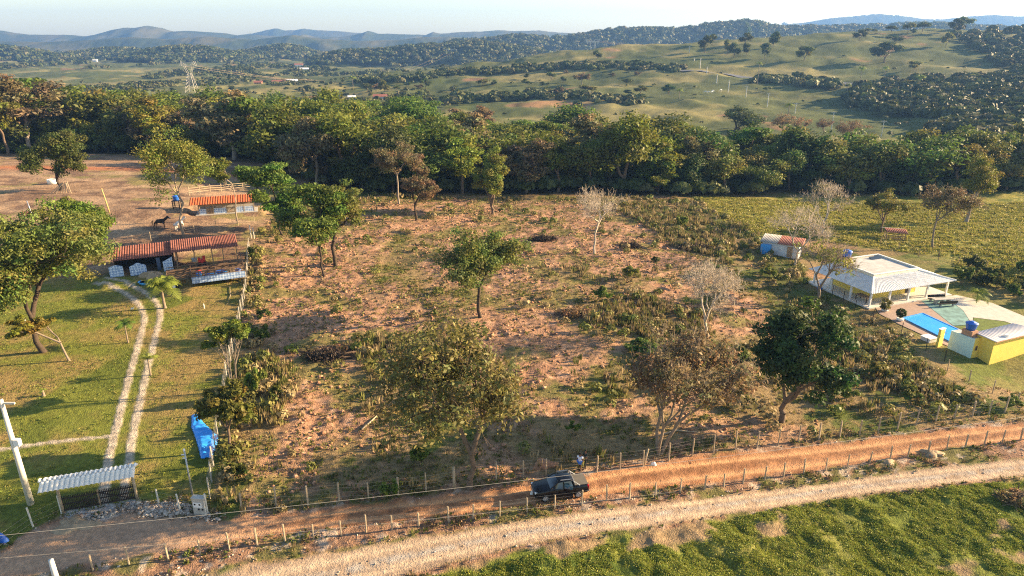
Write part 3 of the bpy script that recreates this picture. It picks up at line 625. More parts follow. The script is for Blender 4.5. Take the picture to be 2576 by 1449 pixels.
# ------------------------------------------------ prototypes for the wood and the pastures
PROTO = {}
def proto(key, cnt, **k):
    PROTO[key] = [tree_meshes(900+i*13+len(key)*7+cnt, kind=k['kind'], leaf=k['leaf'], bark=k.get('bark', 'brown'), Ht=k.get('H', 12), Wd=k.get('W', 11), dens=k.get('d', .8), lsize=k.get('ls', 1.3), n=k.get('n'), cz=k.get('cz'), rz=k.get('rz'), bare=k.get('bare', 0), twigs=k.get('tw', 0), trunk=k.get('tr'), tipr=k.get('tipr'), lr=k.get('lr')) for i in range(cnt)]
proto('olive', 3, kind='dense', leaf='olive', H=13, W=13, n=80, d=.6, ls=1.5, lr=1.7)
proto('green', 3, kind='dense', leaf='green', H=14, W=14, n=64, d=.75, ls=1.5, lr=1.9, cz=.55, rz=.45)
proto('dark', 2, kind='dense', leaf='dark', H=12, W=13, n=80, d=.6, ls=1.5, lr=1.7)
proto('yellow', 2, kind='broad', leaf='yellow', H=12, W=11, n=56, d=.9, ls=1.5, lr=1.6, cz=.56, rz=.44)
proto('grey', 2, kind='airy', leaf='grey', H=14, W=12, n=110, d=1.4, ls=1.7, lr=1.3, cz=.58, rz=.42, bark='pale')
proto('brown', 2, kind='airy', leaf='brown', H=12, W=12, n=110, d=1.3, ls=1.7, lr=1.3, cz=.58, rz=.42, bark='grey')
proto('tiered', 2, kind='tiered', leaf='green', H=15, W=14, n=50, d=.8, ls=1.5, lr=1.9, bark='dark', cz=.56, rz=.44)
proto('bare', 2, kind='airy', leaf='dry', H=11, W=11, n=170, bare=.4, tw=2, d=.45, ls=1.1, cz=.62, rz=.36, bark='grey', tr=.22)
proto('umbrella', 2, kind='umbrella', leaf='bright', H=14, W=16, n=60, d=1.1, ls=1.4, lr=1.5, bark='brown', cz=.8, rz=.17)
proto('bush', 3, kind='low', leaf='olive', H=4, W=5, n=40, d=.7, ls=1.0, lr=1.2)
proto('bushg', 2, kind='low', leaf='bright', H=4, W=5, n=40, d=.7, ls=1.0, lr=1.2)
proto('bushd', 2, kind='low', leaf='dark', H=4, W=5, n=40, d=.7, ls=1.0, lr=1.2)
proto('farround', 3, kind='dense', leaf='dark', H=11, W=11, n=60, d=.25, ls=2.6, lr=2.0, cz=.60, rz=.42)
proto('farolive', 3, kind='dense', leaf='olive', H=11, W=11, n=60, d=.25, ls=2.6, lr=2.0, cz=.60, rz=.42)
ADJ = dict(olive='olive green', green='full mid green', dark='dark green', yellow='yellow green', grey='pale grey green', brown='brownish feathery', tiered='tiered dark green', bare='leafless grey twiggy', umbrella='bright green flat topped')
WF = W([(-60, 388), (200, 384), (400, 392), (640, 402), (760, 462), (900, 486), (1100, 494), (1300, 492), (1700, 500), (2000, 492), (2300, 497), (2620, 480), (2800, 470)])
WFx = WF[np.argsort(WF[:, 0])]
rngf = np.random.default_rng(77)
def backY(px):  return np.interp(px, [-100, 300, 700, 1100, 1350, 1700, 1850, 2000, 2300, 2700], [300, 310, 300, 285, 280, 265, 225, 210, 215, 225])
pts = []
cand = []
for _ in range(26000):
    px = rngf.uniform(-80, 2680); v = rngf.random()
    Yb = backY(px); 
    y = rngf.uniform(118, 312); x = (px-CX)/F*(.94*y+11.6); y0 = np.interp(x, WFx[:, 0], WFx[:, 1])+2.5+7*max(0, float(vnoise(x/9., 0, 3))-.35)
    if y < y0 or y > Yb: continue
    row = (y-y0)
    sp = 6.2 if row < 12 else 8.2 if row < 60 else 9.6
    if any((x-q[0])**2+(y-q[1])**2 < sp*sp for q in pts): continue
    pts.append((x, y, px, row))
pts.sort(key=lambda q: q[3]); print('wood trees', len(pts))
LANDM = [(-100, 160, 'behind the dark paddock tree'), (160, 330, 'left of the tall grey tree'), (330, 480, 'behind the tall grey tree'), (480, 640, 'behind the orange stable'), (640, 800, 'behind the tiered tree'), (800, 960, 'behind the layered trees'), (960, 1120, 'behind the brownish edge tree'), (1120, 1290, 'behind the creeper column'),
         (1290, 1430, 'right of the creeper column'), (1430, 1580, 'behind the leafless plot tree'), (1580, 1740, 'above the tall brown weeds'), (1740, 1880, 'at the corner of the yellow field'), (1880, 2040, 'behind the farm shed'), (2040, 2200, 'behind the twiggy field tree'), (2200, 2330, 'behind the tin roofed shed'), (2330, 2480, 'behind the half bare tree'), (2480, 2800, 'at the far right end')]
seen = {}
for (x, y, px, row) in pts:
    r = rngf.random()
    if px < 1100: ks = ['dark', 'green', 'olive', 'tiered', 'yellow', 'grey', 'brown']; p = [.14, .26, .25, .13, .14, .06, .02]
    elif px < 1800: ks = ['dark', 'green', 'olive', 'tiered', 'yellow', 'grey', 'brown']; p = [.05, .20, .30, .09, .26, .08, .02]
    else: ks = ['dark', 'green', 'olive', 'tiered', 'yellow', 'grey', 'bare']; p = [.07, .22, .28, .05, .28, .08, .02]
    k = str(rngf.choice(ks, p=p)); tm, cm = PROTO[k][rngf.integers(len(PROTO[k]))]
    hh = np.interp(px, [-100, 500, 1000, 1300, 1700, 2000, 2700], [1.30, 1.22, 1.08, .98, 1.0, 1.0, .98])*(.66+.72*rngf.random())*(.85 if row < 5 else 1)
    rowt = 'front edge of wood' if row < 9 else 'second rank of wood' if row < 20 else 'mid wood' if row < 45 else 'back half of wood' if row < 80 else 'rear of wood'
    where = [t for a, b, t in LANDM if a <= px < b][0]
    bw = rngf.random(); w = hh*(1.0+.3*bw)*1.12; sz = ('tall ' if hh > 1.12 else 'short ' if hh < .85 else '')+('broad ' if bw > .6 else 'slim ' if bw < .25 else '')
    lab = '%s%s tree, %s, %s' % (sz, ADJ[k], rowt, where)
    put_tree('wood_tree', tm, cm, (x, y, h1(x, y)-.2), rngf.random()*6.28, (w, w, hh), lab, 'tree', '%s%s trees, %s, %s' % (sz, ADJ[k], rowt, where))
def stand(k, px, py, top, wpx, label, name='pasture_tree', group=None, cat='tree'):
    P = G(px, py); Ht = max(1, ztop(P.y, top)-P.z); Wd = wpx/F*depth(P); tm, cm = PROTO[k][rngf.integers(len(PROTO[k]))]
    H0 = PH[k][0]; W0 = PH[k][1]
    return put_tree(name, tm, cm, (P.x, P.y, P.z-.1), rngf.random()*6.28, (Wd/W0, Wd/W0, Ht/H0), label, cat, group)
PH = dict(olive=(13, 12), green=(14, 13), dark=(12, 12), yellow=(12, 10), grey=(14, 11), brown=(12, 11), tiered=(15, 13), bare=(11, 11.5), umbrella=(14.5, 16.5), bush=(4, 5), bushg=(4, 5), bushd=(4, 5), farround=(11, 11), farolive=(11, 11))
_u = np.array([(x+dx, y+dy) for (x, y, px, row) in pts for dx, dy in rngf.normal(0, 3.5, (4, 2))]); _u = _u[_u[:, 1] > np.interp(_u[:, 0], WFx[:, 0], WFx[:, 1])+.5]
clumps('undergrowth', np.column_stack([_u, hm(_u[:, 0], _u[:, 1])+.8]), 2.4, 110, WC, 'dense shrubby undergrowth filling the wood between its trunks', 21, .8)
# special wood trees that stand out
stand('umbrella', 1030, 345, 236, 150, 'bright yellow green flat topped tree standing above the wood', 'wood_tree')
stand('umbrella', 930, 350, 246, 110, 'bright green layered tree top next to the flat topped one', 'wood_tree')
stand('brown', 1190, 350, 262, 105, 'rust brown rounded tree rising above the wood', 'wood_tree')
stand('grey', 590, 402, 226, 190, 'tall pale trunked tree with a high spreading crown at the wood edge', 'wood_tree')
stand('grey', 798, 462, 268, 150, 'tall thin trunked tree with a grey fork at the wood edge', 'wood_tree')
stand('grey', 80, 385, 185, 190, 'very tall pale grey open crowned tree at the left end of the wood', 'wood_tree')
stand('yellow', 20, 390, 220, 110, 'yellow green tall tree at the left end of the wood', 'wood_tree')
stand('bare', 2138, 372, 288, 100, 'leafless domed tree on the grass beyond the wood', 'pasture_tree')
stand('bare', 1965, 345, 278, 75, 'left one of three leafless trees beyond the wood', 'pasture_tree')
stand('bare', 2015, 345, 285, 55, 'middle one of three leafless trees beyond the wood', 'pasture_tree')
stand('bare', 2068, 345, 292, 55, 'right one of three leafless trees beyond the wood', 'pasture_tree')
stand('dark', 1850, 335, 272, 135, 'dark rounded tree clump top beyond the right of the wood', 'pasture_tree')
# pasture hill trees: kind, foot x, foot y, top y, width
Z3 = lambda x, y: (1713+x*.335, y*.335)
HT = [('r', 295, 285, 200, 50), ('r', 340, 290, 225, 65), ('r', 405, 290, 212, 52), ('r', 503, 250, 172, 68), ('r', 622, 272, 178, 62), ('r', 785, 262, 172, 80), ('o', 868, 258, 192, 72), ('o', 935, 255, 182, 60), ('r', 180, 400, 268, 90), ('r', 235, 340, 255, 60),
      ('o', 348, 410, 300, 62), ('r', 400, 435, 318, 85), ('r', 478, 340, 245, 85), ('r', 490, 425, 320, 60), ('r', 690, 365, 240, 85), ('r', 628, 440, 320, 70), ('y', 925, 455, 345, 120), ('r', 1340, 305, 220, 85), ('r', 1580, 245, 192, 85), ('o', 1700, 260, 168, 70),
      ('r', 1740, 260, 215, 40), ('r', 1810, 240, 165, 105), ('r', 1930, 215, 152, 50), ('o', 1990, 355, 245, 75), ('r', 1530, 465, 318, 190), ('r', 1600, 320, 265, 120), ('r', 2060, 240, 140, 90), ('o', 2130, 225, 125, 95), ('o', 1750, 530, 455, 90), ('o', 1405, 240, 212, 50), ('o', 1450, 242, 215, 40), ('o', 1145, 252, 222, 40)]
NM = dict(r='farround', o='farolive', y='farolive')
WH = ['on the left part of the pasture hill crest', 'in the upper middle of the pasture hill', 'on the right part of the pasture hill']
for i, (k, x, y, t, w) in enumerate(HT):
    a = Z3(x, y); tt = Z3(x, t)[1]
    size = 'tall' if y-t > 105 else 'mid sized' if y-t > 75 else 'small'
    lab = '%s %s tree %s' % (size, 'dark round' if k == 'r' else 'pale olive' if k == 'o' else 'yellow green ball shaped', WH[0 if x < 560 else 1 if x < 1350 else 2])
    stand(NM[k], a[0], a[1], tt, w*.335*1.15, lab, 'pasture_tree', 'trees ' + WH[0 if x < 560 else 1 if x < 1350 else 2])
Z2 = lambda x, y: (856.5+x*.335, y*.335)
HT2 = [('r', 1662, 380, 295, 90), ('r', 1930, 450, 380, 70), ('o', 2162, 332, 298, 60), ('o', 1585, 610, 540, 60), ('b', 1812, 630, 545, 110), ('o', 1860, 705, 640, 110), ('b', 1640, 730, 655, 90), ('r', 1515, 650, 612, 40), ('r', 1395, 640, 590, 60), ('r', 1395, 592, 552, 45), ('r', 1425, 685, 655, 40), ('o', 1070, 660, 592, 100), ('r', 1150, 650, 598, 45),
       ('r', 200, 690, 625, 80), ('b', 275, 690, 628, 75), ('o', 335, 705, 605, 75), ('o', 428, 690, 640, 60), ('b', 580, 670, 632, 75), ('r', 505, 660, 618, 50), ('r', 640, 665, 590, 80), ('r', 2145, 630, 592, 90), ('o', 2250, 705, 640, 90), ('r', 2160, 710, 672, 70), ('r', 2465, 710, 635, 90), ('b', 1690, 560, 522, 45), ('b', 2040, 575, 545, 50), ('b', 2235, 575, 535, 55), ('r', 1675, 620, 575, 50), ('r', 885, 700, 670, 60), ('r', 760, 705, 680, 50)]
for (k, x, y, t, w) in HT2:
    a = Z2(x, y); tt = Z2(x, t)[1]
    kk = dict(r='farround', o='farolive', b='brown')[k]
    wh = 'by the lone tree on the grassy shoulder' if y < 460 else 'low on the shaded pasture below the hedgerow' if x > 700 else 'in the shaded hollow right of the middle pylon'
    lab = '%s %s %s' % ('small' if y-t < 60 else 'larger', dict(r='dark green bush', o='olive tree', b='pinkish brown leafless tree')[k], wh)
    stand(kk, a[0], a[1], tt, w*.335*1.1, lab, 'pasture_tree', '%s, %s' % (dict(r='dark bushes', o='olive trees', b='pinkish leafless trees')[k], wh))
# ---- mass woods on hill and plain
def Wline(pts, n, jx, jy, zf=None, seed=1):
    r = np.random.default_rng(seed); L = smoothline(np.array(pts, float), 6); i = r.integers(0, len(L)-1, n); t = r.random(n)[:, None]
    p = L[i]*(1-t)+L[i+1]*t+r.normal(0, 1, (n, 2))*[jx, jy]
    q = np.array([G(a, b) for a, b in p]); return q
Q = [Wline([(900, 205), (1000, 205), (1120, 190), (1250, 182), (1400, 172), (1500, 170), (1600, 172), (1700, 180)], 420, 8, 3.5, seed=1),
     Wline([(1120, 258), (1250, 246), (1400, 246), (1500, 255), (1620, 262)], 150, 8, 5, seed=2),
     Wline([(1900, 205), (1960, 205), (2050, 212), (2100, 220)], 110, 8, 4, seed=3)]
clumps('hedgerow', np.concatenate(Q), 4.2, 60, WC, 'dense hedgerow woods crossing the lower slope of the pasture hill', 11)
def W2(poly, n, seed):
    r = np.random.default_rng(seed); P = np.array(poly, float); lo = P.min(0); hi = P.max(0); p = r.uniform(lo, hi, (n*3, 2)); p = p[inpoly(p[:, 0], p[:, 1], P)][:n]
    return np.array([G(a, b) for a, b in p])
q = W2([(2130, 262), (2160, 225), (2250, 205), (2420, 200), (2700, 180), (2700, 360), (2480, 370), (2330, 340), (2400, 310), (2280, 290), (2200, 285)], 900, 4)
clumps('hillside_wood', q, 5.0, 150, WC+[(.10, .12, .03)], 'dark bushy wood on the right hand slope below the pasture', 12)
q = W2([(2380, 95), (2420, 65), (2520, 62), (2760, 60), (2760, 210), (2600, 200), (2500, 160), (2440, 115)], 380, 6)
clumps('hilltop_wood', q, 5.0, 130, WC, 'open dark wood on the right end of the pasture hill crest', 14)
P1 = belt_points(9000, -200, 1150, 420, 3600, .535, 120, 31); P1 = P1[P1[:, 2] < 15]
r1 = 4.5*np.clip(P1[:, 1]/900, .9, 2.2)
clumps('plain_woods', P1, r1, 30, WC, 'broken belts of woodland across the valley plain', 15, .6)
P2 = belt_points(700, -200, 1150, 400, 900, .40, 90, 33); clumps('valley_bushes', P2, 2.6, 40, WC, 'scattered bushes dotted over the valley pasture', 16)
P3 = belt_points(170, 1150, 2500, 330, 700, .40, 60, 35); clumps('slope_bushes', P3, 1.7, 40, WC, 'small bushes dotted over the hill pasture', 17)
P4 = belt_points(1500, 1100, 2700, 1000, 1500, .35, 90, 37); P4 = P4[P4[:, 2] > -30]; clumps('ridge_woods', P4, 6, 24, WC, 'woods just behind the crest of the pasture hill', 18)
# ---- shrubs on the plot
SH = [('bush', 1590, 705, 658, 55, 'olive shrub standing alone on the red earth'), ('bushg', 1517, 755, 712, 50, 'yellow green leafy shrub left of the tall dry weeds'), ('bushg', 2418, 715, 662, 55, 'bright yellow green grassy clump beside the house'),
      ('bushd', 2446, 678, 632, 50, 'dark rounded shrub behind the bright grassy clump'), ('bush', 640, 660, 610, 30, 'dark green shrub on the fence right of the corral'), ('bushg', 1716, 575, 540, 40, 'light green sapling in the tall brown weeds'),
      ('bushg', 575, 870, 840, 30, 'small bright shrub beside the pruned tree'), ('bush', 650, 1000, 905, 60, 'loose olive shrub on the plot side of the fence'), ('bush', 630, 1080, 1010, 50, 'rounded olive shrub above the fence tree'), ('bushg', 655, 860, 815, 60, 'low green shrub behind the pruned tree'),
      ('bushg', 1690, 905, 865, 130, 'low spreading green shrub behind the sparse brownish tree'), ('bushg', 1620, 885, 850, 90, 'leafy green shrub left of the low spreading one'), ('bushd', 660, 800, 770, 45, 'small dark shrub halfway along the fence'),
      ('bush', 600, 1200, 1150, 60, 'low scrub at the foot of the fence tree'), ('bushg', 700, 1000, 960, 40, 'pale green shrub on the plot'), ('bushd', 1650, 660, 640, 25, 'small green bush among the dry weeds'),
      ('bush', 1930, 700, 660, 50, 'olive bush in front of the farm shed'), ('bush', 2200, 950, 905, 60, 'yellowish bush left of the mint green wall'), ('bushg', 2540, 1020, 985, 60, 'bright green bush by the far right fence'), ('bush', 2290, 1010, 960, 70, 'olive bush below the yellow building'),
      ('bush', 2130, 1010, 960, 60, 'scrubby bush right of the dark glossy tree'), ('bush', 1870, 1030, 985, 50, 'scrubby bush left of the dark glossy tree'), ('bushd', 1905, 420, 385, 50, 'dark bush at the wood front behind the leafless trees'),
      ('bush', 1800, 700, 655, 45, 'olive scrub right of the cleared earth'), ('bush', 1860, 745, 700, 45, 'yellow olive scrub above the red earth strip'), ('bushg', 1440, 1090, 1060, 40, 'low leafy shrub under the spreading crown'), ('bushg', 985, 1245, 1205, 60, 'low leafy shrub left of the big fence tree'), ('bushg', 1060, 1160, 1110, 60, 'leafy shrub in the shade of the big fence tree')]
for k, px, py, t, w, lab in SH: stand(k, px, py, t, w, lab, 'shrub', None, 'shrub')
rr = np.random.default_rng(41)
for i in range(26):   # orchard rows right of the house
    px = 2415+rr.random()*230; py = 655+rr.random()*(30+(px-2415)*.35)
    k = ['bush', 'bushd', 'bushg'][rr.integers(3)]
    stand(k, px, py+18, py-14-10*rr.random(), 34+18*rr.random(), '%s orchard shrub %s' % (dict(bush='olive', bushd='dark green', bushg='bright green')[k], 'beside the bright grassy clump' if px < 2470 else 'midway right of the house' if px < 2540 else 'by the right frame edge'), 'orchard_shrub', '%s orchard shrubs %s' % (k.replace('bushd', 'dark').replace('bushg', 'bright').replace('bush', 'olive'), 'left' if px < 2470 else 'middle' if px < 2540 else 'right'), 'shrub')
# ------------------------------------------------ low growth nobody could count
def tufts(name, P, hgt, wid, k, cols, label, seed=1, cat='weeds'):
    rng = np.random.default_rng(seed); m = len(P)
    h = (hgt*(.5+.9*rng.random(m)))[:, None, None]; a = rng.random((m, k))*6.28; rad = wid*rng.random((m, k))
    B = P[:, None]+np.stack([np.cos(a)*rad, np.sin(a)*rad, np.zeros_like(a)], -1)
    a2 = rng.random((m, k))*6.28; s = wid*.28*(.5+rng.random((m, k)))[..., None]; D = np.stack([np.cos(a2), np.sin(a2), np.zeros_like(a)], -1)*s
    T = B+np.stack([np.cos(a)*wid*.6, np.sin(a)*wid*.6, np.zeros_like(a)], -1)*rng.random((m, k, 1))+h*np.array([0, 0, 1])*(.6+.6*rng.random((m, k, 1)))
    M = (B+T)/2+D*.9
    V = np.stack([B-D*.5, M, T, (B+T)/2-D*.9], 2).reshape(-1, 3); Qd = np.arange(m*k*4).reshape(-1, 4)
    base = np.array(cols)[rng.integers(0, len(cols), m)]*(.75+.5*rng.random((m, 1))); c = np.repeat(base, k*4, 0)*np.repeat(.75+.5*rng.random((m*k, 1)), 4, 0)
    me = rawmesh(name, V, Qd, col=c, mats=[LM['white']]); o = link(name, me); tag(o, label, cat, None, 'stuff'); return o
CLEAR = [(G(818, 902), 3.6), (G(1366, 604), 2.2), (G(1442, 790), 2.0), (G(1588, 622), 2.0)]
def scatter(n, poly, fn, seed):
    r = np.random.default_rng(seed); lo = poly.min(0); hi = poly.max(0); p = r.uniform(lo, hi, (n, 2)); k = inpoly(p[:, 0], p[:, 1], poly); p = p[k]
    w = np.array(fn(p[:, 0], p[:, 1]), float)
    for c_, r_ in CLEAR: w[np.hypot(p[:, 0]-c_.x, (p[:, 1]-c_.y)*1.3) < r_] = 0
    p = p[r.random(len(p)) < w]; return np.column_stack([p, height(p[:, 0], p[:, 1])])
P_PLOT = W([(612, 700), (640, 600), (760, 480), (1300, 500), (1740, 500), (1960, 600), (2080, 760), (2230, 800), (2390, 940), (2600, 960), (2700, 1000), (2576, 1030), (2300, 1062), (1900, 1108), (1600, 1155), (1340, 1205), (1100, 1240), (700, 1290), (535, 1300), (575, 960)])
def f_green(x, y): return np.clip(sst(.46, .60, fbm(x, y, 5, 3, 101))*(1-.75*soilmask(x, y))+.12, 0, 1)
tufts('low_weeds', scatter(60000, P_PLOT, f_green, 1), .22, .24, 7, [(.14, .17, .035), (.10, .13, .025), (.18, .17, .045), (.22, .18, .065)], 'patchy low green weeds over the cleared plot', 1)
def f_dry(x, y):
    w = np.zeros(len(x))
    for P in P_DRY: w = np.maximum(w, sst(-2, 2, pdist(x, y, P)))
    return np.clip(w*.9*sst(.35, .5, fbm(x, y, 4, 3, 105))+.30*sst(.58, .66, fbm(x, y, 6, 3, 103))*(1-soilmask(x, y)), 0, 1)
tufts('tall_dry_weeds', scatter(52000, P_PLOT, f_dry, 2), .80, .30, 10, [(.22, .17, .08), (.17, .14, .055), (.26, .20, .11), (.12, .125, .035), (.10, .11, .03)], 'tall brown dry weeds in patches along the right of the plot', 2)
def f_sc(x, y):
    w = .006+.05*sst(.55, .68, fbm(x, y, 7, 3, 121))*(1-soilmask(x, y))*sst(10, 40, x)+.12*sst(2.0, .3, ldist(x, y, P_HEDGE)); dk = sst(-2, 3, pdist(x, y, P_DARK))*.05
    for P in P_DRY: dk = np.maximum(dk, sst(-3, 2, pdist(x, y, P))*.03)
    return np.clip(w+dk, 0, 1)
P_HEDGE = W([(640, 640), (634, 720), (628, 800), (625, 850), (640, 920), (625, 1000), (600, 1070), (575, 1130), (560, 1200)])
_s = scatter(60000, P_PLOT, f_sc, 31)
clumps('scrub', _s, .75, 60, [(.17, .18, .045), (.13, .16, .03), (.28, .22, .10), (.20, .19, .05), (.30, .24, .12)], 'knee high scrub and small bushes dotted over the plot and its fence line', 32, 1.1, .2)
tufts('dry_litter', scatter(30000, P_PLOT, lambda x, y: .25+.5*soilmask(x, y)*sst(.4, .6, fbm(x, y, 3, 3, 107)), 7), .16, .3, 5, [(.30, .22, .12), (.24, .16, .09), (.18, .13, .06)], 'dry stalks and uprooted litter lying on the red earth', 7)
tufts('field_grass', scatter(80000, P_FIELD, lambda x, y: sst(.15, .5, fbm(x/2, y, 2.2, 3, 109))*(y < 170), 3), .28, .4, 7, [(.36, .33, .07), (.36, .35, .065), (.28, .30, .05), (.44, .38, .12)], 'knee high yellow green grass filling the field behind the house', 3, 'grass')
P_BR = W([(1000, 1470), (1150, 1435), (1400, 1385), (1700, 1335), (2000, 1270), (2250, 1235), (2576, 1210), (2750, 1190), (2900, 1500), (2576, 1640), (1200, 1640), (900, 1560)])
tufts('verge_grass', scatter(150000, P_BR, lambda x, y: sst(.22, .5, fbm(x, y, 1.7, 3, 111))*(1-sst(.56, .64, fbm(x, y, 5, 4, 69)))*sst(-.02, -.1, roadp(x, y, G_U, G_L)), 4), .065, .15, 6, [(.30, .31, .055), (.30, .31, .06), (.18, .23, .04), (.22, .27, .04)], 'bumpy green grass below the gravel road', 4, 'grass')
tufts('lawn_grass', scatter(26000, P_LAWN, lambda x, y: .8*sst(.4, .6, fbm(x, y, 2.5, 3, 113))*(np.minimum(np.minimum(ldist(x, y, TRK1), ldist(x, y, TRK2)), ldist(x, y, PATH)) > .6), 5), .09, .22, 5, [(.15, .18, .03), (.19, .18, .045), (.10, .14, .022)], 'short mown grass of the lawn around the wheel tracks', 5, 'grass')
P_ROADS = np.concatenate([D_U[::1]+[0, 2.2], (G_L-[0, 2.0])[::-1]])
def f_v(x, y):
    sd = roadp(x, y, D_U, D_L); sg = roadp(x, y, G_U, G_L); return (((sd < .02) & (sg > .98)) | ((sg < 0) & (sg > -.16)) | (sd > 1.0))*sst(.40, .6, fbm(x, y, 1.8, 3, 115))
tufts('roadside_weeds', scatter(26000, P_ROADS, f_v, 6), .22, .25, 6, [(.12, .15, .03), (.20, .15, .07), (.08, .11, .02), (.26, .17, .10)], 'rough weeds growing on the verges between the two roads', 6)
def stones(name, P, size, label, seed, cols):
    rng = np.random.default_rng(seed); m = len(P)
    base = np.array([[1, 0, 0], [0, 1, 0], [-1, 0, 0], [0, -1, 0], [0, 0, 1], [0, 0, -.6]], float); T = np.array([[0, 1, 4], [1, 2, 4], [2, 3, 4], [3, 0, 4], [1, 0, 5], [2, 1, 5], [3, 2, 5], [0, 3, 5]])
    s = size*(.35+1.3*rng.random(m)**2.5); an = rng.random(m)*6.28; v = base[None]*(.6+.7*rng.random((m, 6, 1)))*s[:, None, None]*[1, .8, .6]
    c_, s_ = np.cos(an)[:, None], np.sin(an)[:, None]; v = np.stack([v[..., 0]*c_-v[..., 1]*s_, v[..., 0]*s_+v[..., 1]*c_, v[..., 2]], -1)+P[:, None]+[0, 0, .02]
    c = np.array(cols)[rng.integers(0, len(cols), m)]*(.7+.5*rng.random((m, 1)))
    me = rawmesh(name, v.reshape(-1, 3), None, (T[None]+np.arange(m)[:, None, None]*6).reshape(-1, 3), col=np.repeat(c, 6, 0), mats=[EARTH]); o = link(name, me); tag(o, label, 'stones', None, 'stuff')
def f_st(x, y):
    sd = roadp(x, y, D_U, D_L); sg = roadp(x, y, G_U, G_L)
    return ((sd < .08) & (sg > .92))*(.10+.8*sst(.42, .62, fbm(x, y, 2.2, 3, 117)))+((sg <= .08) & (sg > -.14))*.25+((sd >= .93) & (sd < 1.35))*.45+((sg > .4) & (sg < .6))*.2+.01
stones('loose_stones', scatter(34000, P_ROADS, f_st, 8), .09, 'loose pale stones and clods strewn along the road verges', 8, [(.42, .34, .26), (.36, .22, .15), (.52, .46, .38), (.25, .17, .12)])
stones('earth_clods', scatter(36000, P_PLOT, lambda x, y: soilmask(x, y)*sst(.42, .58, fbm(x, y, 3, 3, 119)), 9), .24, 'clods of dug red earth scattered over the cleared plot', 9, [(.36, .20, .12), (.28, .16, .10), (.42, .25, .16)])

_r = np.random.default_rng(12); _c = G(415, 1282); _q = np.concatenate([_r.normal(0, 1, (900, 2))*[1.1, .4]+[_c.x, _c.y], np.column_stack([_r.uniform(-32, -22, 500), np.zeros(500)])]); _q[900:, 1] = np.interp(_q[900:, 0], D_U[:, 0], D_U[:, 1])+_r.normal(.1, .3, 500)
stones('rubble', np.column_stack([_q, height(_q[:, 0], _q[:, 1])+.05]), .16, 'broken pale rubble piled along the road edge right of the entrance gate', 13, [(.40, .35, .30), (.30, .24, .19), (.46, .42, .36)])
build_ground()
# ============================================================ BUILT THINGS
M_white = mat('white_paint', (.74, .74, .72), .6, .06, 2); M_tilew = mat('white_roof', (.66, .68, .72), .7, .12, 1.5); M_yel = mat('yellow_wall', (.80, .60, .12), .75, .07, 1.2); M_mint = mat('mint_wall', (.55, .72, .66), .75, .06, 1.2)
M_conc = mat('concrete', (.42, .40, .36), .9, .18, 3, .3, 15); M_slab = mat('roof_slab', (.44, .44, .42), .9, .2, 1.2); M_wood = mat('weathered_wood', (.30, .21, .13), .85, .25, 4); M_dwood = mat('dark_wood', (.030, .024, .022), .6, .3, 3)
M_post = mat('post_wood', (.36, .29, .20), .9, .25, 5); M_cpost = mat('concrete_post', (.55, .53, .47), .9, .12, 5); M_gpost = mat('greyish_post', (.40, .37, .32), .9, .15, 5); M_rail = mat('brown_rail', (.17, .11, .07), .9, .3, 4); M_red = mat('red_roof_tile', (.25, .10, .075), .8, .28, 1.7); M_orange = mat('orange_roof_tile', (.50, .13, .05), .75, .2, 1.7)
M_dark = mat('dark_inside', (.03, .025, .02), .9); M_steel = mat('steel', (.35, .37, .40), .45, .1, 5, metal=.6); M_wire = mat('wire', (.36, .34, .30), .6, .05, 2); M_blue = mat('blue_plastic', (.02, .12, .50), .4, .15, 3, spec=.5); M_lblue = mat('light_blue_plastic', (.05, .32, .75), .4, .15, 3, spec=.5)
M_tarp = mat('blue_tarp', (.03, .30, .85), .32, .15, 1.5, .3, 4, spec=.6); M_black = mat('black_rubber', (.012, .012, .013), .8); M_glass = mat('window_glass', (.02, .03, .04), .08, .0, 1, spec=.8); M_brick = mat('raw_brick', (.42, .24, .15), .9, .2, 6)
M_pool = mat('pool_cover', (.02, .34, .92), .35, .08, .6, .15, 2, spec=.5); M_floor = mat('pale_floor', (.62, .60, .56), .5, .06, 2); M_patio = mat('brown_patio', (.34, .25, .20), .8, .12, 2); M_teal = mat('teal_floor', (.16, .29, .27), .85, .35, 1.2)
M_lime = mat('pale_path', (.50, .47, .41), .85, .12, 1.5); M_rpl = mat('red_plastic', (.62, .05, .03), .5, .1, 3); M_soil = mat('bare_soil', (.33, .25, .16), .95, .2, 3, .6, 6); M_bark = mat('rotten_wood', (.11, .075, .05), .95, .4, 5, .8, 8)
def azulejo():
    m = bpy.data.materials.new('patterned_tile'); m.use_nodes = True; n = m.node_tree; L = n.links; b = n.nodes['Principled BSDF']; b.inputs['Roughness'].default_value = .35
    tc = n.nodes.new('ShaderNodeTexCoord'); v = n.nodes.new('ShaderNodeTexVoronoi'); v.inputs['Scale'].default_value = 2.6; v.inputs['Randomness'].default_value = .25; L.new(tc.outputs['Object'], v.inputs['Vector'])
    r = n.nodes.new('ShaderNodeValToRGB'); e = r.color_ramp.elements; e[0].color = (.05, .13, .36, 1); e[0].position = .12; e[1].color = (.52, .63, .80, 1); e[1].position = .50  # pale tile tone blued to imitate sky reflected in the shade
    x = r.color_ramp.elements.new(.26); x.color = (.40, .52, .70, 1); y = r.color_ramp.elements.new(.38); y.color = (.07, .18, .44, 1)
    L.new(v.outputs['Distance'], r.inputs[0]); L.new(r.outputs[0], b.inputs['Base Color']); return m
M_azul = azulejo()
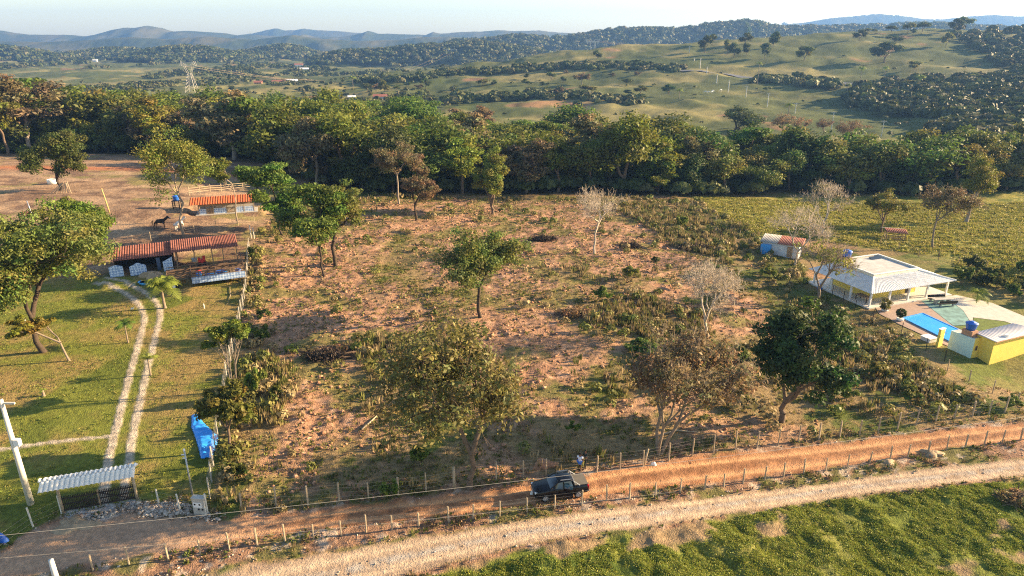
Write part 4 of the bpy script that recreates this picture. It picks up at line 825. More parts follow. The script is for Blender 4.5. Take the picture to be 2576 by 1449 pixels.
def corr(name, m, P, waves, amp=.05, parent=None, th=.03, steps=6, tiles=0):
    """corrugated sheet between four corners front-left, front-right, back-right, back-left"""
    P = [np.array(p, float) for p in P]; nu = waves*steps+1; nv = 2 if not tiles else tiles*2
    nrm = np.cross(P[1]-P[0], P[3]-P[0]); nrm /= np.linalg.norm(nrm); V = []
    for layer in (0, 1):
        for j in range(nv):
            if tiles: k = j//2; t = (k+(j % 2))/tiles; off = (0 if j % 2 == 0 else -.035)
            else: t = j; off = 0
            for i in range(nu):
                s = i/(nu-1); a = P[0]*(1-s)+P[1]*s; b = P[3]*(1-s)+P[2]*s
                V.append(a*(1-t)+b*t+nrm*(amp*abs(sin(pi*waves*s))*1.0*1.6-amp*.8+off-layer*th))
    Q = []; N = nu*nv
    for j in range(nv-1):
        for i in range(nu-1):
            a = j*nu+i; Q += [(a, a+1, a+nu+1, a+nu), (N+a, N+a+nu, N+a+nu+1, N+a+1)]
    for i in range(nu-1): Q += [(i, N+i, N+i+1, i+1), ((nv-1)*nu+i, (nv-1)*nu+i+1, N+(nv-1)*nu+i+1, N+(nv-1)*nu+i)]
    for j in range(nv-1): Q += [(j*nu, (j+1)*nu, N+(j+1)*nu, N+j*nu), (j*nu+nu-1, N+j*nu+nu-1, N+(j+1)*nu+nu-1, (j+1)*nu+nu-1)]
    return link(name, rawmesh(name, np.array(V), Q, mats=[m]), parent)
def root(name, f, label, cat, group=None):
    e = empty(name, f.O, f.a); tag(e, label, cat, group); return e
def zrot(p, a): return (p[0]*cos(a)-p[1]*sin(a), p[0]*sin(a)+p[1]*cos(a))
# ---------------------------------------------------------------- veranda house
L = HF.L; DP = 11.3
hs = root('veranda_house', HF, 'white roofed single storey yellow house with a pillared veranda beside the pool', 'house')
MB().box((L/2, DP/2, .04), (L+1.2, DP+1.2, .2)).build('floor_slab', M_floor, hs)
corners = dict(a=(-.75, -.65), b=(L+.75, -.65), c=(L+.75, DP+.5), d=(-.75, DP+.5)); pr = dict(a=(2.5, 2.35), b=(11.2, 2.35), c=(12.0, 9.9), d=(4.0, 9.3))
pr = dict(a=(2.5, 2.35), b=(11.4, 2.35), c=(11.4, 9.9), d=(2.5, 9.9)); ez, rz_ = 2.38, 3.62
E = lambda k, z=ez: (*corners[k], z)
I = lambda k, z=rz_: (*pr[k], z)
corr('roof', M_tilew, [E('a'), E('b'), I('b'), I('a')], 52, .035, hs, tiles=9).name = 'front_roof'
corr('side_roof', M_tilew, [E('d'), E('a'), I('a'), I('d')], 38, .035, hs, tiles=7)
corr('side_roof', M_tilew, [E('b'), E('c'), I('c'), I('b')], 34, .05, hs, tiles=8)
mb = MB()
for k in 'ab': MB().tube([(*corners[k], ez+.06), (*pr[k], rz_+.08)], .11, 6).build('ridge_cap', M_white, hs)
x0, y0 = pr['a']; x1, y1 = pr['c']
w = MB(); H1 = 3.50
for (a, b, c, d) in ((x0, y0, x1, y0), (x1, y0, x1, y1), (x0, y1, x1, y1), (x0, y0, x0, y1)):
    w.box(((a+c)/2, (b+d)/2, H1/2), (abs(c-a)+.16 if a != c else .16, abs(d-b)+(.16 if b != d else .16)-(.0), H1))
wl = w.build('wall', M_yel, hs); pw = MB(); pw.box(((x0+x1)/2, y0, 3.72), (x1-x0+.16, .16, .46)).box(((x0+x1)/2, y1, 3.72), (x1-x0+.16, .16, .46)).box((x0, (y0+y1)/2, 3.72), (.16, y1-y0-.16, .46)).box((x1, (y0+y1)/2, 3.72), (.16, y1-y0-.16, .46)).build('parapet', mat('cream_wall', (.70, .66, .52), .8, .1, 1.5), hs); H1 = 3.95
MB().box(((x0+x1)/2, (y0+y1)/2, H1-.20), (x1-x0-.18, y1-y0-.18, .12)).build('flat_roof', M_slab, hs)
cp = MB(); cp.box(((x0+x1)/2, y0, H1+.05), (x1-x0+.3, .26, .1)); cp.box(((x0+x1)/2, y1, H1+.05), (x1-x0+.3, .26, .1)); cp.box((x0, (y0+y1)/2, H1+.06), (.26, y1-y0, .1)); cp.box((x1, (y0+y1)/2, H1+.06), (.26, y1-y0, .1)); cp.build('parapet_cap', M_white, hs)
px_ = [0, 3.65, 7.4, 11.1, L]
for i, x in enumerate(px_): MB().box((x, 0, ez/2+.05), (.24, .24, ez)).build('pillar', M_white, hs)
for y in (3.6, 7.4, 10.9): MB().box((0, y, ez/2+.05), (.24, .24, ez)).build('pillar', M_white, hs)
for y in (3.8, 7.6): MB().box((L, y, ez/2+.05), (.24, .24, ez)).build('pillar', M_yel, hs)
for x in (5.4, 6.5):
    f_ = MB(); f_.box((x, y0-.10, 1.65), (1.0, .06, .9)); fo = f_.build('window', M_white, hs); MB().box((x, y0-.145, 1.65), (.84, .03, .76)).build('pane', M_glass, fo)
MB().box((9.9, y0-.11, 1.1), (.9, .06, 2.1)).build('door', M_dwood, hs)
wn = MB().box((x0-.10, 5.5, 1.6), (.06, 1.2, .9)).build('window', M_white, hs); MB().box((x0-.145, 5.5, 1.6), (.03, 1.0, .76)).build('pane', M_glass, wn)
MB().box((3.6, 8.8, 4.1), (1.3, 1.3, 1.2)).build('tank_plinth', M_brick, hs)
def tank(loc, label, s=1., with_text=True):
    e = empty('water_tank', loc, .4); tag(e, label, 'water tank'); MB().lathe([(.52*s, 0), (.62*s, .35*s), (.70*s, .82*s), (.72*s, .9*s)], n=20).build('tank_body', M_blue, e, True)
    l_ = MB().lathe([(.76*s, .86*s), (.77*s, .95*s), (.60*s, 1.05*s), (.30*s, 1.16*s), (.28*s, 1.2*s), (.01, 1.21*s)], n=20).build('lid', M_blue, e, True)
    MB().tube([(.55*s, 0, .15*s), (.9*s, 0, .12*s), (.9*s, 0, -.5)], .03*s+.01, 6).build('pipe', M_white, e); return e
tank(HF(3.6, 8.8, 4.7), 'blue water tank on the flat roof of the veranda house')
sp = empty('solar_heater', HF(9.6, 8.6, 3.6), HF.a); tag(sp, 'small dark panel lying on the flat roof behind the parapet', 'panel'); MB().box((0, 0, .3), (2.2, 1.0, .06), M=Matrix.Rotation(.35, 3, 'X')).build('panel', M_glass, sp); MB().box((0, .3, .12), (2.0, .05, .36)).build('stand', M_steel, sp)
# ---------------------------------------------------------------- pool yard
def sheet(name, f, pts, z, m, label, cat, th=.03, kind='structure'):
    o = MB().prism([tuple(f(*p)[:2]) for p in pts], f.O.z+z-th, f.O.z+z).build(name, m); tag(o, label, cat, None, kind); return o
sheet('patio', HF, [(.6, -.7), (9.4, -.7), (5.2, -9.2), (4.6, -14.8), (-1.4, -14.8), (-1.2, -6.5), (-.6, -2.4)], .0, M_patio, 'brown tiled patio around the pool', 'patio')
sheet('teal_terrace', HF, [(9.45, -.7), (14.2, -.7), (11.8, -5.5), (8.0, -9.8), (5.3, -9.2)], .004, M_teal, 'worn green painted terrace under the concrete table', 'terrace')
sheet('garden_path', HF, [(14.3, -.7), (16.6, -.7), (18.5, -5), (17.5, -12), (15.2, -14), (13.5, -12.5), (13.4, -10.5), (10.6, -8.0), (8.05, -9.85), (11.85, -5.5)], .002, M_lime, 'pale concrete garden path leading from the veranda to the yellow building', 'path')
sheet('garden_lawn', HF, [(8.0, -9.9), (10.6, -8.1), (13.3, -10.6), (13.4, -12.6), (9.0, -15.4), (4.75, -14.8), (5.3, -9.4)], -.004, mat('garden_green', (.11, .15, .025), .95, .3, 2, .5, 12), 'small green lawn between pool and garden path', 'lawn')
pl = empty('swimming_pool', HF(0, 0, 0), HF.a); tag(pl, 'rectangular pool under a bright blue cover in front of the veranda', 'pool')
pp = [(1.0, -4.9), (5.1, -4.6), (4.2, -13.9), (-.1, -13.9)]
MB().prism(pp, .0, .10).build('pool_cover', M_pool, pl); g = MB()
for i in range(4):
    a = Vector((*pp[i], .1)); b = Vector((*pp[(i+1) % 4], .1)); g.bar(a, b, .18, .10)
g.build('pool_edge', M_lblue, pl); MB().prism([(.9, -12.2), (2.6, -12.2), (2.5, -13.4), (.75, -13.4)], .12, .17).build('shallow_cover', mat('pale_cover', (.45, .62, .85), .5), pl)
def table_set():
    e = empty('picnic_table', HF(11.2, -2.6, 0), HF.a-.25); tag(e, 'grey concrete picnic table on the green terrace', 'table')
    MB().box((0, 0, .76), (2.9, .85, .09)).build('tabletop', M_conc, e)
    for x in (-1, 1): MB().box((x, 0, .36), (.2, .6, .72)).build('leg', M_conc, e)
    for s, lb in ((-1, 'concrete bench on the pool side of the picnic table'), (1, 'concrete bench on the garden side of the picnic table')):
        b = empty('bench', HF(11.2, -2.6, 0)+Vector((*zrot((0, s*1.05), HF.a-.25), 0)), HF.a-.25); tag(b, lb, 'bench')
        MB().box((0, 0, .45), (2.8, .42, .08)).build('seat', M_dark, b)
        for x in (-1, 1): MB().box((x, 0, .2), (.16, .34, .42)).build('leg', M_conc, b)
        MB().box((0, s*.26, .75), (2.8, .07, .36), M=Matrix.Rotation(-s*.18, 3, 'X')).build('backrest', M_dark, b)
table_set()
def rng_dir(rg, n):
    d = rg.normal(0, 1, (n, 3)); return d/np.linalg.norm(d, axis=1, keepdims=True)
def potted(x, y, label, kind):
    e = empty('potted_shrub', HF(x, y, 0)); tag(e, label, 'potted plant')
    MB().lathe([(.32, 0), (.46, .12), (.48, .34), (.42, .34)], n=16).build('pot', M_white, e, True)
    rg = np.random.default_rng(int(x*9+50)); d = rng_dir(rg, 70); R0 = .62 if kind == 'ball' else .75
    cen = d*R0*[1, 1, .95 if kind == 'ball' else 1.1]*(.92 if kind == 'ball' else 1)*(1 if kind == 'ball' else .55+.5*rg.random((70, 1)))+[0, 0, 1.1]
    v, q, c = leaves(rg, cen, 26, .16 if kind == 'ball' else .26, .09, 1.); link('foliage', rawmesh('foliage', v, q, col=c, mats=[LM['dark' if kind == 'ball' else 'olive']]), e)
    MB().tube([(0, 0, .2), (0, 0, 1.0)], [.05, .03], 6).build('stem', BK['brown'], e)
potted(.9, -1.9, 'loose olive shrub in a white pot at the veranda corner', 'loose'); potted(.0, -5.3, 'clipped dark green ball shrub in a white pot by the pool', 'ball')
yp = empty('yellow_pillar', GG(2362, 866), HF.a+.2); tag(yp, 'yellow upright slab with a shower at the pool edge', 'shower wall'); MB().box((0, 0, 1.2), (1.0, .3, 2.4)).build('slab', M_yel, yp); MB().box((0, 0, 2.43), (1.1, .4, .06)).build('cap', M_white, yp); MB().tube([(.2, -.16, 1.9), (.2, -.5, 2.0), (.2, -.5, 1.9)], .03, 6).build('shower_head', M_steel, yp)
ws = empty('white_slab', GG(2336, 855)+Vector((0, 0, -.15)), HF.a); tag(ws, 'white cube shaped lid at the corner of the pool fence', 'lid'); MB().box((0, 0, .35), (1.3, 1.3, .5)).build('box', M_white, ws); MB().box((0, 0, .63), (1.45, 1.45, .07)).build('lid', M_white, ws)
bk = empty('blue_bin', HF(-1.2, 8.4, 0)); tag(bk, 'blue barrel standing left of the veranda', 'barrel'); MB().lathe([(.28, 0), (.33, .2), (.33, .7), (.29, .9)], n=14).build('barrel_body', M_blue, bk, True); MB().lathe([(.30, .9), (.30, .95), (.01, .96)], n=14).build('lid', M_blue, bk)
tb = empty('snooker_table', HF(.9, 2.0, .14), HF.a+pi/2); tag(tb, 'dark wooden table under the veranda corner', 'table'); MB().box((0, 0, .8), (2.2, 1.1, .12)).build('tabletop', M_wood, tb)
for x in (-.95, .95):
    for y in (-.42, .42): MB().box((x, y, .37), (.12, .12, .74)).build('leg', M_dwood, tb)
# ---------------------------------------------------------------- yellow building
yb = root('yellow_building', YF, 'bright yellow building with a pale sloping roof cut by the right frame edge', 'building')
# local x runs towards the camera along the mint wall, y to the right
def ylat(px, py, z): p = Vector(atz(px, py, ZY+z))-YF.O; return (p.dot(YF.u), p.dot(YF.v))
Lm = 2.95
hgt_ = 3.0
MB().box((Lm/2, .1, hgt_/2-.5), (Lm, .2, hgt_+1.0)).build('mint_wall', M_mint, yb)['label'] = 'pale mint green side wall'
MB().box((Lm-.1, .78, hgt_/2-.6), (.2, 1.1, hgt_+1.2)).build('yellow_wall', M_yel, yb)
MB().box((Lm/2-.1, .8, hgt_-.12), (Lm-.2, 1.2, .1)).build('annex_roof', M_slab, yb)
w = MB(); w.prism([(4.5, 1.35), (4.5, 9.6), (2.35, 8.1), (2.35, 1.35)], -2.2, hgt_+.2); w.build('main_wall', M_yel, yb)
corr('roof', mat('grey_white_roof', (.52, .51, .53), .75, .12, .8), [(4.85, 1.05, hgt_+.28), (4.85, 10.2, hgt_+.28), (2.1, 8.4, hgt_+.45), (2.15, 1.0, hgt_+.45)], 18, .03, yb)
MB().box((4.86, 5.6, hgt_+.2), (.08, 9.0, .1)).build('gutter', M_brick, yb)
MB().lathe([(.3, 0), (.3, .3)], (4.3, 3.6, hgt_+.3), 4).build('vent', M_white, yb)
wn = MB().box((Lm+.02, .75, 1.7), (.05, .42, .62)).build('window', M_brick, yb); MB().box((Lm+.05, .75, 1.7), (.03, .30, .5)).build('pane', M_glass, wn)
wn = MB().box((4.52, 8.3, 1.6), (.05, 1.0, 1.1)).build('window', M_brick, yb); MB().box((4.56, 8.3, 1.6), (.03, .8, .9)).build('pane', M_glass, wn)
MB().box((1.75, .8, hgt_+.3), (1.3, 1.1, .8)).build('tank_plinth', M_brick, yb)
tank(YF(1.75, .8, hgt_+.7), 'blue water tank on the brick plinth of the yellow building', .92)
# ---------------------------------------------------------------- farm sheds on the right
fs = GG(1965, 640); e = empty('farm_shed', fs, -.55); tag(e, 'old farm shed with white walls under a half red tiled and half grey roof', 'shed')
MB().box((0, 0, 1.1), (6.2, 3.0, 2.4)).build('wall', mat('old_white', (.55, .58, .62), .9, .2, 1), e)
corr('roof', mat('grey_sheet', (.34, .33, .31), .9, .2, 1), [(-3.6, -1.9, 2.3), (-.6, -1.9, 2.3), (-.6, 1.9, 2.9), (-3.6, 1.9, 2.9)], 12, .05, e).name = 'grey_roof'
corr('roof', M_red, [(-.6, -1.9, 2.3), (3.5, -1.9, 2.3), (3.5, 1.9, 2.9), (-.6, 1.9, 2.9)], 16, .06, e).name = 'red_roof'
MB().box((1.6, -1.53, 1.0), (.9, .08, 1.9)).build('door', M_wood, e)
MB().prism([(-3.1, -1.6), (-1.5, -1.6), (-1.6, -2.2), (-3.3, -2.1)], 0, 1.9).build('blue_sheet', M_lblue, e)['label'] = 'blue sheet hung on the end wall'
fs = GG(2247, 600); e = empty('tin_shed', fs, -.35); tag(e, 'small open wooden shed with a reddish tiled roof beside the thinly leaved tree', 'shed')
corr('roof', mat('grey_sheet2', (.36, .34, .31), .9, .2, 1), [(-2.2, .2, 2.0), (1.9, .2, 2.0), (1.9, 1.9, 1.7), (-2.2, 1.9, 1.7)], 12, .04, e).name = 'back_roof'
corr('roof', M_red, [(-1.6, -1.7, 1.6), (2.2, -1.7, 1.6), (1.95, .2, 2.02), (-1.9, .2, 2.02)], 12, .05, e).name = 'front_roof'
for x in (-1.5, 1.8):
    for y in (-1.4, 1.6): MB().box((x, y, .8), (.14, .14, 1.6)).build('post', M_wood, e)
mb = MB()
for z in (.25, .6, .95): mb.bar((-1.5, -1.45, z), (1.8, -1.45, z), .06, .12); mb.bar((-1.5, -1.45, z), (-1.5, 1.6, z), .06, .12)
mb.build('rail', M_wood, e)
# ---------------------------------------------------------------- barn on the lawn
BL_ = BF.L; xa = BL_*.46
bn = root('barn', BF, 'long low barn with stepped dull red tiled roofs at the top of the lawn', 'barn')
corr('roof', M_red, [(-.4, 0, 2.3), (xa-.02, 0, 2.3), (xa-.02, 4.9, 3.15), (-.4, 4.9, 3.15)], 24, .07, bn, tiles=12).name = 'left_roof'
corr('roof', M_red, [(xa-.15, -.25, 2.62), (xa+5.6, -.25, 2.62), (xa+5.6, 4.4, 3.42), (xa-.15, 4.4, 3.42)], 19, .07, bn, tiles=11).name = 'middle_roof'
corr('roof', M_red, [(xa+5.5, -.5, 2.55), (BL_+.3, -.5, 2.55), (BL_+.3, 4.3, 3.36), (xa+5.5, 4.3, 3.36)], 17, .07, bn, tiles=11).name = 'right_roof'
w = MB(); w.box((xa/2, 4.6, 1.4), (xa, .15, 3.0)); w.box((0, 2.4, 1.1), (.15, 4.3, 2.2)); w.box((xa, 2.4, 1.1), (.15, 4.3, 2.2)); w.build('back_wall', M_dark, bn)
w = MB()
for x in (xa+.5, xa+3.0, xa+5.5, BL_-2.0, BL_):
    w.box((x, .1, 1.25), (.16, .16, 2.5)); w.box((x, 4.1, 1.6), (.16, .16, 3.3))
w.build('post', M_wood, bn)
def penta(name, x, wd, h1_, h2_, y, par, tilt=0):
    vs = [(x-wd/2, h0) for h0 in (0,)]; P5 = [(-wd/2, 0), (wd/2, 0), (wd/2, h1_), (0, h2_), (-wd/2, h1_)]
    v = [(x+a, y-.07, b) for a, b in P5]+[(x+a, y+.07, b) for a, b in P5]
    m_ = MB(); m_.add(v, [(0, 1, 2, 3, 4), (9, 8, 7, 6, 5)]+[(i, 5+i, 5+(i+1) % 5, (i+1) % 5) for i in range(5)]); return m_.build(name, M_azul, par)
penta('tiled_panel', .1, 1.8, 1.5, 1.75, -.35, bn); penta('tiled_panel', 2.95, 2.2, 1.35, 1.85, -.75, bn)
v = [(xa-1.4, -.6, 0), (xa-.1, -.6, 0), (xa-.1, -.6, 2.1), (xa-1.4, -.6, 1.45), (xa-1.4, -.46, 0), (xa-.1, -.46, 0), (xa-.1, -.46, 2.1), (xa-1.4, -.46, 1.45)]
MB().add(v, [(0, 1, 2, 3), (7, 6, 5, 4), (0, 4, 5, 1), (1, 5, 6, 2), (2, 6, 7, 3), (3, 7, 4, 0)]).build('tiled_panel', M_azul, bn)
MB().box((xa-2.0, .3, 1.0), (.5, .08, 2.0)).build('door', mat('blue_door', (.07, .10, .17), .6), bn)
# corral
cr = empty('corral', BF(0, 0, 0), BF.a); tag(cr, 'dark wooden rail corral with a low blue tiled wall, below the barn', 'corral')
cx0 = Vector(atz(484, 712, ZB))-BF.O; cx1 = Vector(atz(618, 697, ZB))-BF.O; cxl = (cx0.dot(BF.u), cx0.dot(BF.v)); cxr = (cx1.dot(BF.u), cx1.dot(BF.v))
yw = (cxl[1]+cxr[1])/2; print('corral', cxl, cxr, BL_, xa)
MB().box(((cxl[0]+cxr[0])/2, yw, .42), (cxr[0]-cxl[0], .16, .9)).build('tiled_wall', M_azul, cr)
nn = 7
for i in range(nn+1):
    x = cxl[0]+(cxr[0]-cxl[0])*i/nn; MB().box((x, yw+.18, .85), (.12, .12, 1.7)).build('post', M_bark, cr)
for y in (yw+2.0, yw+3.9):
    for x in (cxl[0], cxl[0]+2.3, cxr[0]-1.6, cxr[0]): MB().box((x, y, .85), (.12, .12, 1.8)).build('post', M_bark, cr)
mb = MB()
for z in (.95, 1.25, 1.55):
    mb.bar((cxl[0], yw+.1, z), (cxr[0], yw+.1, z), .05, .12); mb.bar((cxl[0], yw+.1, z), (cxl[0], yw+4, z), .05, .12); mb.bar((cxr[0], yw+.1, z), (cxr[0], yw+6, z), .05, .12)
    mb.bar((cxl[0]-3.2, yw+2.0, z-.5), (cxr[0]-2.5, yw+2.1, z-.5), .05, .12); mb.bar((cxl[0]-3.2, yw+3.9, z-.3), (cxr[0], yw+3.9, z-.3), .05, .12); mb.bar((cxl[0]-3.2, yw+2.0, z-.5), (cxl[0]-3.2, yw+4, z-.5), .05, .12)
for y in (1.0, 3.0, 4.8):
    for z in (.55, .95, 1.35): mb.bar((cxl[0]+(.0 if y < 2 else -3.2), yw+y, z), (cxr[0], yw+y+.1, z), .05, .11)
for x in (.2, .45, .7):
    xx = cxl[0]+(cxr[0]-cxl[0])*x
    for z in (.6, 1.2): mb.bar((xx, yw+.2, z), (xx+.2, yw+4.9, z), .05, .11)
mb.build('rail', M_rail, cr)
MB().box(((cxl[0]+cxr[0])/2, yw+3, .0), (cxr[0]-cxl[0], 5.5, .05)).build('corral_floor', M_soil, cr)
def barrel(x, y, m, label, r=.34, h=.9, grp='barrels behind the tiled corral wall'):
    e = empty('barrel', BF(x, y, 0.03)); tag(e, label, 'barrel', grp); MB().lathe([(r*.88, 0), (r, h*.25), (r*1.02, h*.5), (r, h*.78), (r*.86, h)], n=14).build('barrel_body', m, e, True); MB().lathe([(r*.90, h), (r*.9, h*1.04), (.01, h*1.05)], n=14).build('lid', m, e)
bx = cxl[0]
for i, (dx, dy, m, lb, r, h) in enumerate([(1.0, .9, M_lblue, 'light blue barrel at the left end behind the tiled corral wall', .36, 1.0), (1.0, 1.75, M_blue, 'dark blue barrel behind the leftmost light blue one', .42, .9), (2.1, .8, M_blue, 'second blue barrel from the left behind the tiled wall', .36, .9),
   (2.9, 1.0, M_lblue, 'wide light blue tub in the middle of the corral', .55, .8), (3.9, 1.3, M_blue, 'large blue tank with a pale lid in the corral', .7, .9), (4.5, .75, M_lblue, 'light blue barrel right of the large tank', .36, .9), (6.3, .95, M_blue, 'dark blue barrel near the right end of the tiled wall', .42, 1.0), (1.0, 2.7, M_rpl, 'dull red drum standing behind the blue barrels', .45, .9)]): barrel(bx+dx, yw+dy, m, lb, r, h)
hs_ = empty('farm_machine', BF(xa+3.9, .3, .0), BF.a); tag(hs_, 'bright red farm machine with a grey drum under the barn eave', 'machine'); MB().box((0, 0, .7), (1.0, .7, .6)).box((.35, .2, 1.15), (.4, .3, .5)).box((-.35, 0, 1.1), (.3, .5, .25)).build('machine_body', M_rpl, hs_)
MB().lathe([(.42, 0), (.42, .5)], (-1.0, 0, .75), 16).build('drum', M_steel, hs_)
for x in (-.35, .35): MB().tube([(x, -.42, .3), (x, .42, .3)], .3, 14).build('wheel', M_black, hs_)
# heap, blue pond, cart
def heap(px, py, r, h, label, m=None, name='earth_heap', cat='heap', nz=.25, n=26, sq=.7):
    p = GG(px, py); V = []; Q = []
    for j in range(9):
        t = j/8
        for i in range(n):
            a = 2*pi*i/n; rr_ = r*(1-t)*(1+.25*sin(a*3+px)+.12*sin(a*7)); z = h*(1-(1-t)**2)*(1-.0)
            V.append((cos(a)*rr_, sin(a)*rr_*sq, z))
    V = np.array(V); V += (np.stack([fbm(V[:, 0]*3+k*9+px, V[:, 1]*3+V[:, 2]*5, 1, 3, k+5) for k in range(3)], 1)-.5)*nz*r*.8; V[:n, 2] = -.15
    for j in range(8):
        for i in range(n): Q.append((j*n+i, j*n+(i+1) % n, (j+1)*n+(i+1) % n, (j+1)*n+i))
    o = link(name, rawmesh(name, V, Q, smooth=True, mats=[m or M_soil])); o.location = p; tag(o, label, cat); return o
heap(382, 700, 1.7, .75, 'low brown heap of earth in front of the middle tiled panel')
pd_ = GG(378, 712); e = empty('plastic_pool', pd_, .3); tag(e, 'oval bright blue plastic pool on the ground left of the coconut palm', 'pool'); MB().lathe([(1.35, 0), (1.5, .32), (1.4, .34), (1.2, .12), (.01, .11)], n=24).build('basin', M_lblue, e, True); e.scale = (1, .7, 1)
MB().lathe([(1.56, .30), (1.58, .36), (1.42, .36), (1.42, .30)], n=24).build('rim', M_lblue, e, True)
ct = empty('handcart', GG(436, 724), .35); tag(ct, 'two wheeled cart loaded with dry brush behind the coconut palm', 'cart'); MB().box((0, 0, .6), (1.9, 1.0, .12)).bar((-.9, -.3, .55), (-2.4, -.3, .1), .07).bar((-.9, .3, .55), (-2.4, .3, .1), .07).build('cart_bed', M_wood, ct)
for s in (-.62, .62):
    w_ = MB().tube([(.2, s-.07, .38), (.2, s+.07, .38)], .38, 18).build('wheel', M_black, ct); MB().tube([(.2, s-.09, .38), (.2, s+.09, .38)], .22, 14).build('rim', M_white, w_)
_r = np.random.default_rng(3); v_, q_, c_ = leaves(_r, _r.normal(0, .3, (30, 3))*[1.4, .7, .3]+[0, 0, .85], 30, .4, .16); link('load', rawmesh('load', v_, q_, col=c_, mats=[LM['dry']]), ct)
# ---------------------------------------------------------------- orange roofed stable
sb = root('stable', SF, 'small stable with a bright orange tiled roof and blue tiled lower walls', 'stable'); SL = SF.L
corr('roof', M_orange, [(-1.5, -.9, 2.15), (SL+.3, -.9, 2.15), (SL+.3, 2.9, 2.85), (-1.5, 2.9, 2.85)], 26, .07, sb, tiles=8)
xs = [0, 1.35, 2.55, 4.9, 6.3, 8.0, SL]
w = MB().box((SL/2, 2.6, 1.2), (SL, .15, 2.4)).box((SL/2, 1.2, .02), (SL+1.2, 3.8, .12)).build('back_wall', M_conc, sb)
for x in xs[:-1]+[SL]: MB().box((x, 0, 1.05), (.15, .15, 2.1)).build('post', M_post, sb)
for a, b in ((xs[0], xs[1]), (xs[2], xs[3]), (xs[4], SL)): MB().box(((a+b)/2, 0.02, .55), (b-a-.16, .14, 1.1)).build('tiled_wall', M_azul, sb)
for a, b in ((xs[1], xs[2]), (xs[3], xs[4])):
    g = MB()
    for k in range(6): g.box((a+.15+(b-a-.3)*k/5, -.02, .65), (.12, .04, 1.1))
    for z in (.25, 1.05): g.box(((a+b)/2, -.06, z), (b-a-.16, .04, .1))
    g.bar((a+.1, -.09, .2), (b-.1, -.09, 1.1), .04, .1); g.build('stall_gate', M_wood, sb)
MB().box((SL/2, .05, 1.75), (SL, .1, .35)).build('beam', M_wood, sb)
tank(GG(447, 525)+Vector((0, 0, 1.6)), 'blue water tank on a timber stand left of the orange stable', .85)
e = empty('tank_stand', GG(447, 525), .1); tag(e, 'dark timber stand under the blue tank left of the stable', 'stand')
MB().box((0, 0, 1.54), (1.5, 1.3, .1)).build('platform', M_dwood, e)
for x in (-.6, .6):
    for y in (-.5, .5): MB().box((x, y, .75), (.14, .14, 1.5)).build('leg', M_dwood, e)
mb = MB()
for z in (.4, .8, 1.2): mb.bar((-.6, -.56, z), (.6, -.56, z), .05, .12)
mb.build('brace', M_dwood, e)
e = empty('paddock_fence', GG(476, 492), 0); tag(e, 'pale rail fence of thin poles behind the orange stable', 'fence'); P0 = GG(476, 492); pts_ = [GG(476+i*27, 492-i*3.0)-P0 for i in range(7)]
for p in pts_: MB().tube([p, p+Vector((.05, 0, 1.9))], .07, 6).build('post', M_post, e)
mb = MB()
for z in (.6, 1.05, 1.5):
    for a, b in zip(pts_[:-1], pts_[1:]): mb.tube([a+Vector((0, 0, z)), b+Vector((0, 0, z))], .05, 5)
mb.build('rail', M_post, e)
# ---------------------------------------------------------------- entrance gate
A = Vector(atz(160, 1290, 0)); B = Vector(atz(346, 1257, 0)); A.z = hz(A.x, A.y); B.z = hz(B.x, B.y); GFm = Fr(A, B); GFm.O.z = (A.z+B.z)/2; GL_ = GFm.L; print('gate', GL_)
ge = root('entrance_gate', GFm, 'roofed double entrance gate with white corrugated tiles at the foot of the wheel tracks', 'gate')
for x in (0, GL_): MB().tube([(x, 0, -.3), (x, 0, 2.75)], .11, 10).build('post', M_post, ge, True)
MB().bar((-.2, 0, 2.72), (GL_+.2, 0, 2.72), .1, .14).build('beam', M_wood, ge)
nt_ = 19
def half(name, s):
    return corr('roof', M_white, [(-.95, -.05, 3.12), (GL_+.35, -.05, 3.12), (GL_+.35, s*.98, 2.68), (-.95, s*.98, 2.68)] if s > 0 else [(-.95, -.98, 2.68), (GL_+.35, -.98, 2.68), (GL_+.35, .0, 3.12), (-.95, .0, 3.12)], nt_, .085, ge, tiles=3)
half('', -1).name = 'front_roof_slope'; half('', 1).name = 'back_roof_slope'
rc = MB()
for i in range(nt_+1):
    x = -.95+(GL_+1.3)*i/nt_; rc.tube([(x, -.2, 3.12), (x, 0, 3.20), (x, .22, 3.12)], .08, 6)
rc.build('ridge_tiles', M_white, ge)
for (a, b, s) in ((.14, GL_/2-.04, 1), (GL_/2+.04, GL_-.14, -1)):
    g = MB(); n = 20
    for k in range(n+1): g.box((a+(b-a)*k/n, 0, .80), (.062, .035, 1.32))
    for z in (.25, .75, 1.25): g.box(((a+b)/2, -.04, z), (b-a, .04, .09))
    g.bar((a, -.08, .2) if s > 0 else (b, -.08, .2), (b, -.08, 1.3) if s > 0 else (a, -.08, 1.3), .04, .09); g.build('gate_leaf', M_dwood, ge)
MB().box((GL_/2, 0, .75), (.09, .09, 1.5)).build('centre_post', M_wood, ge)
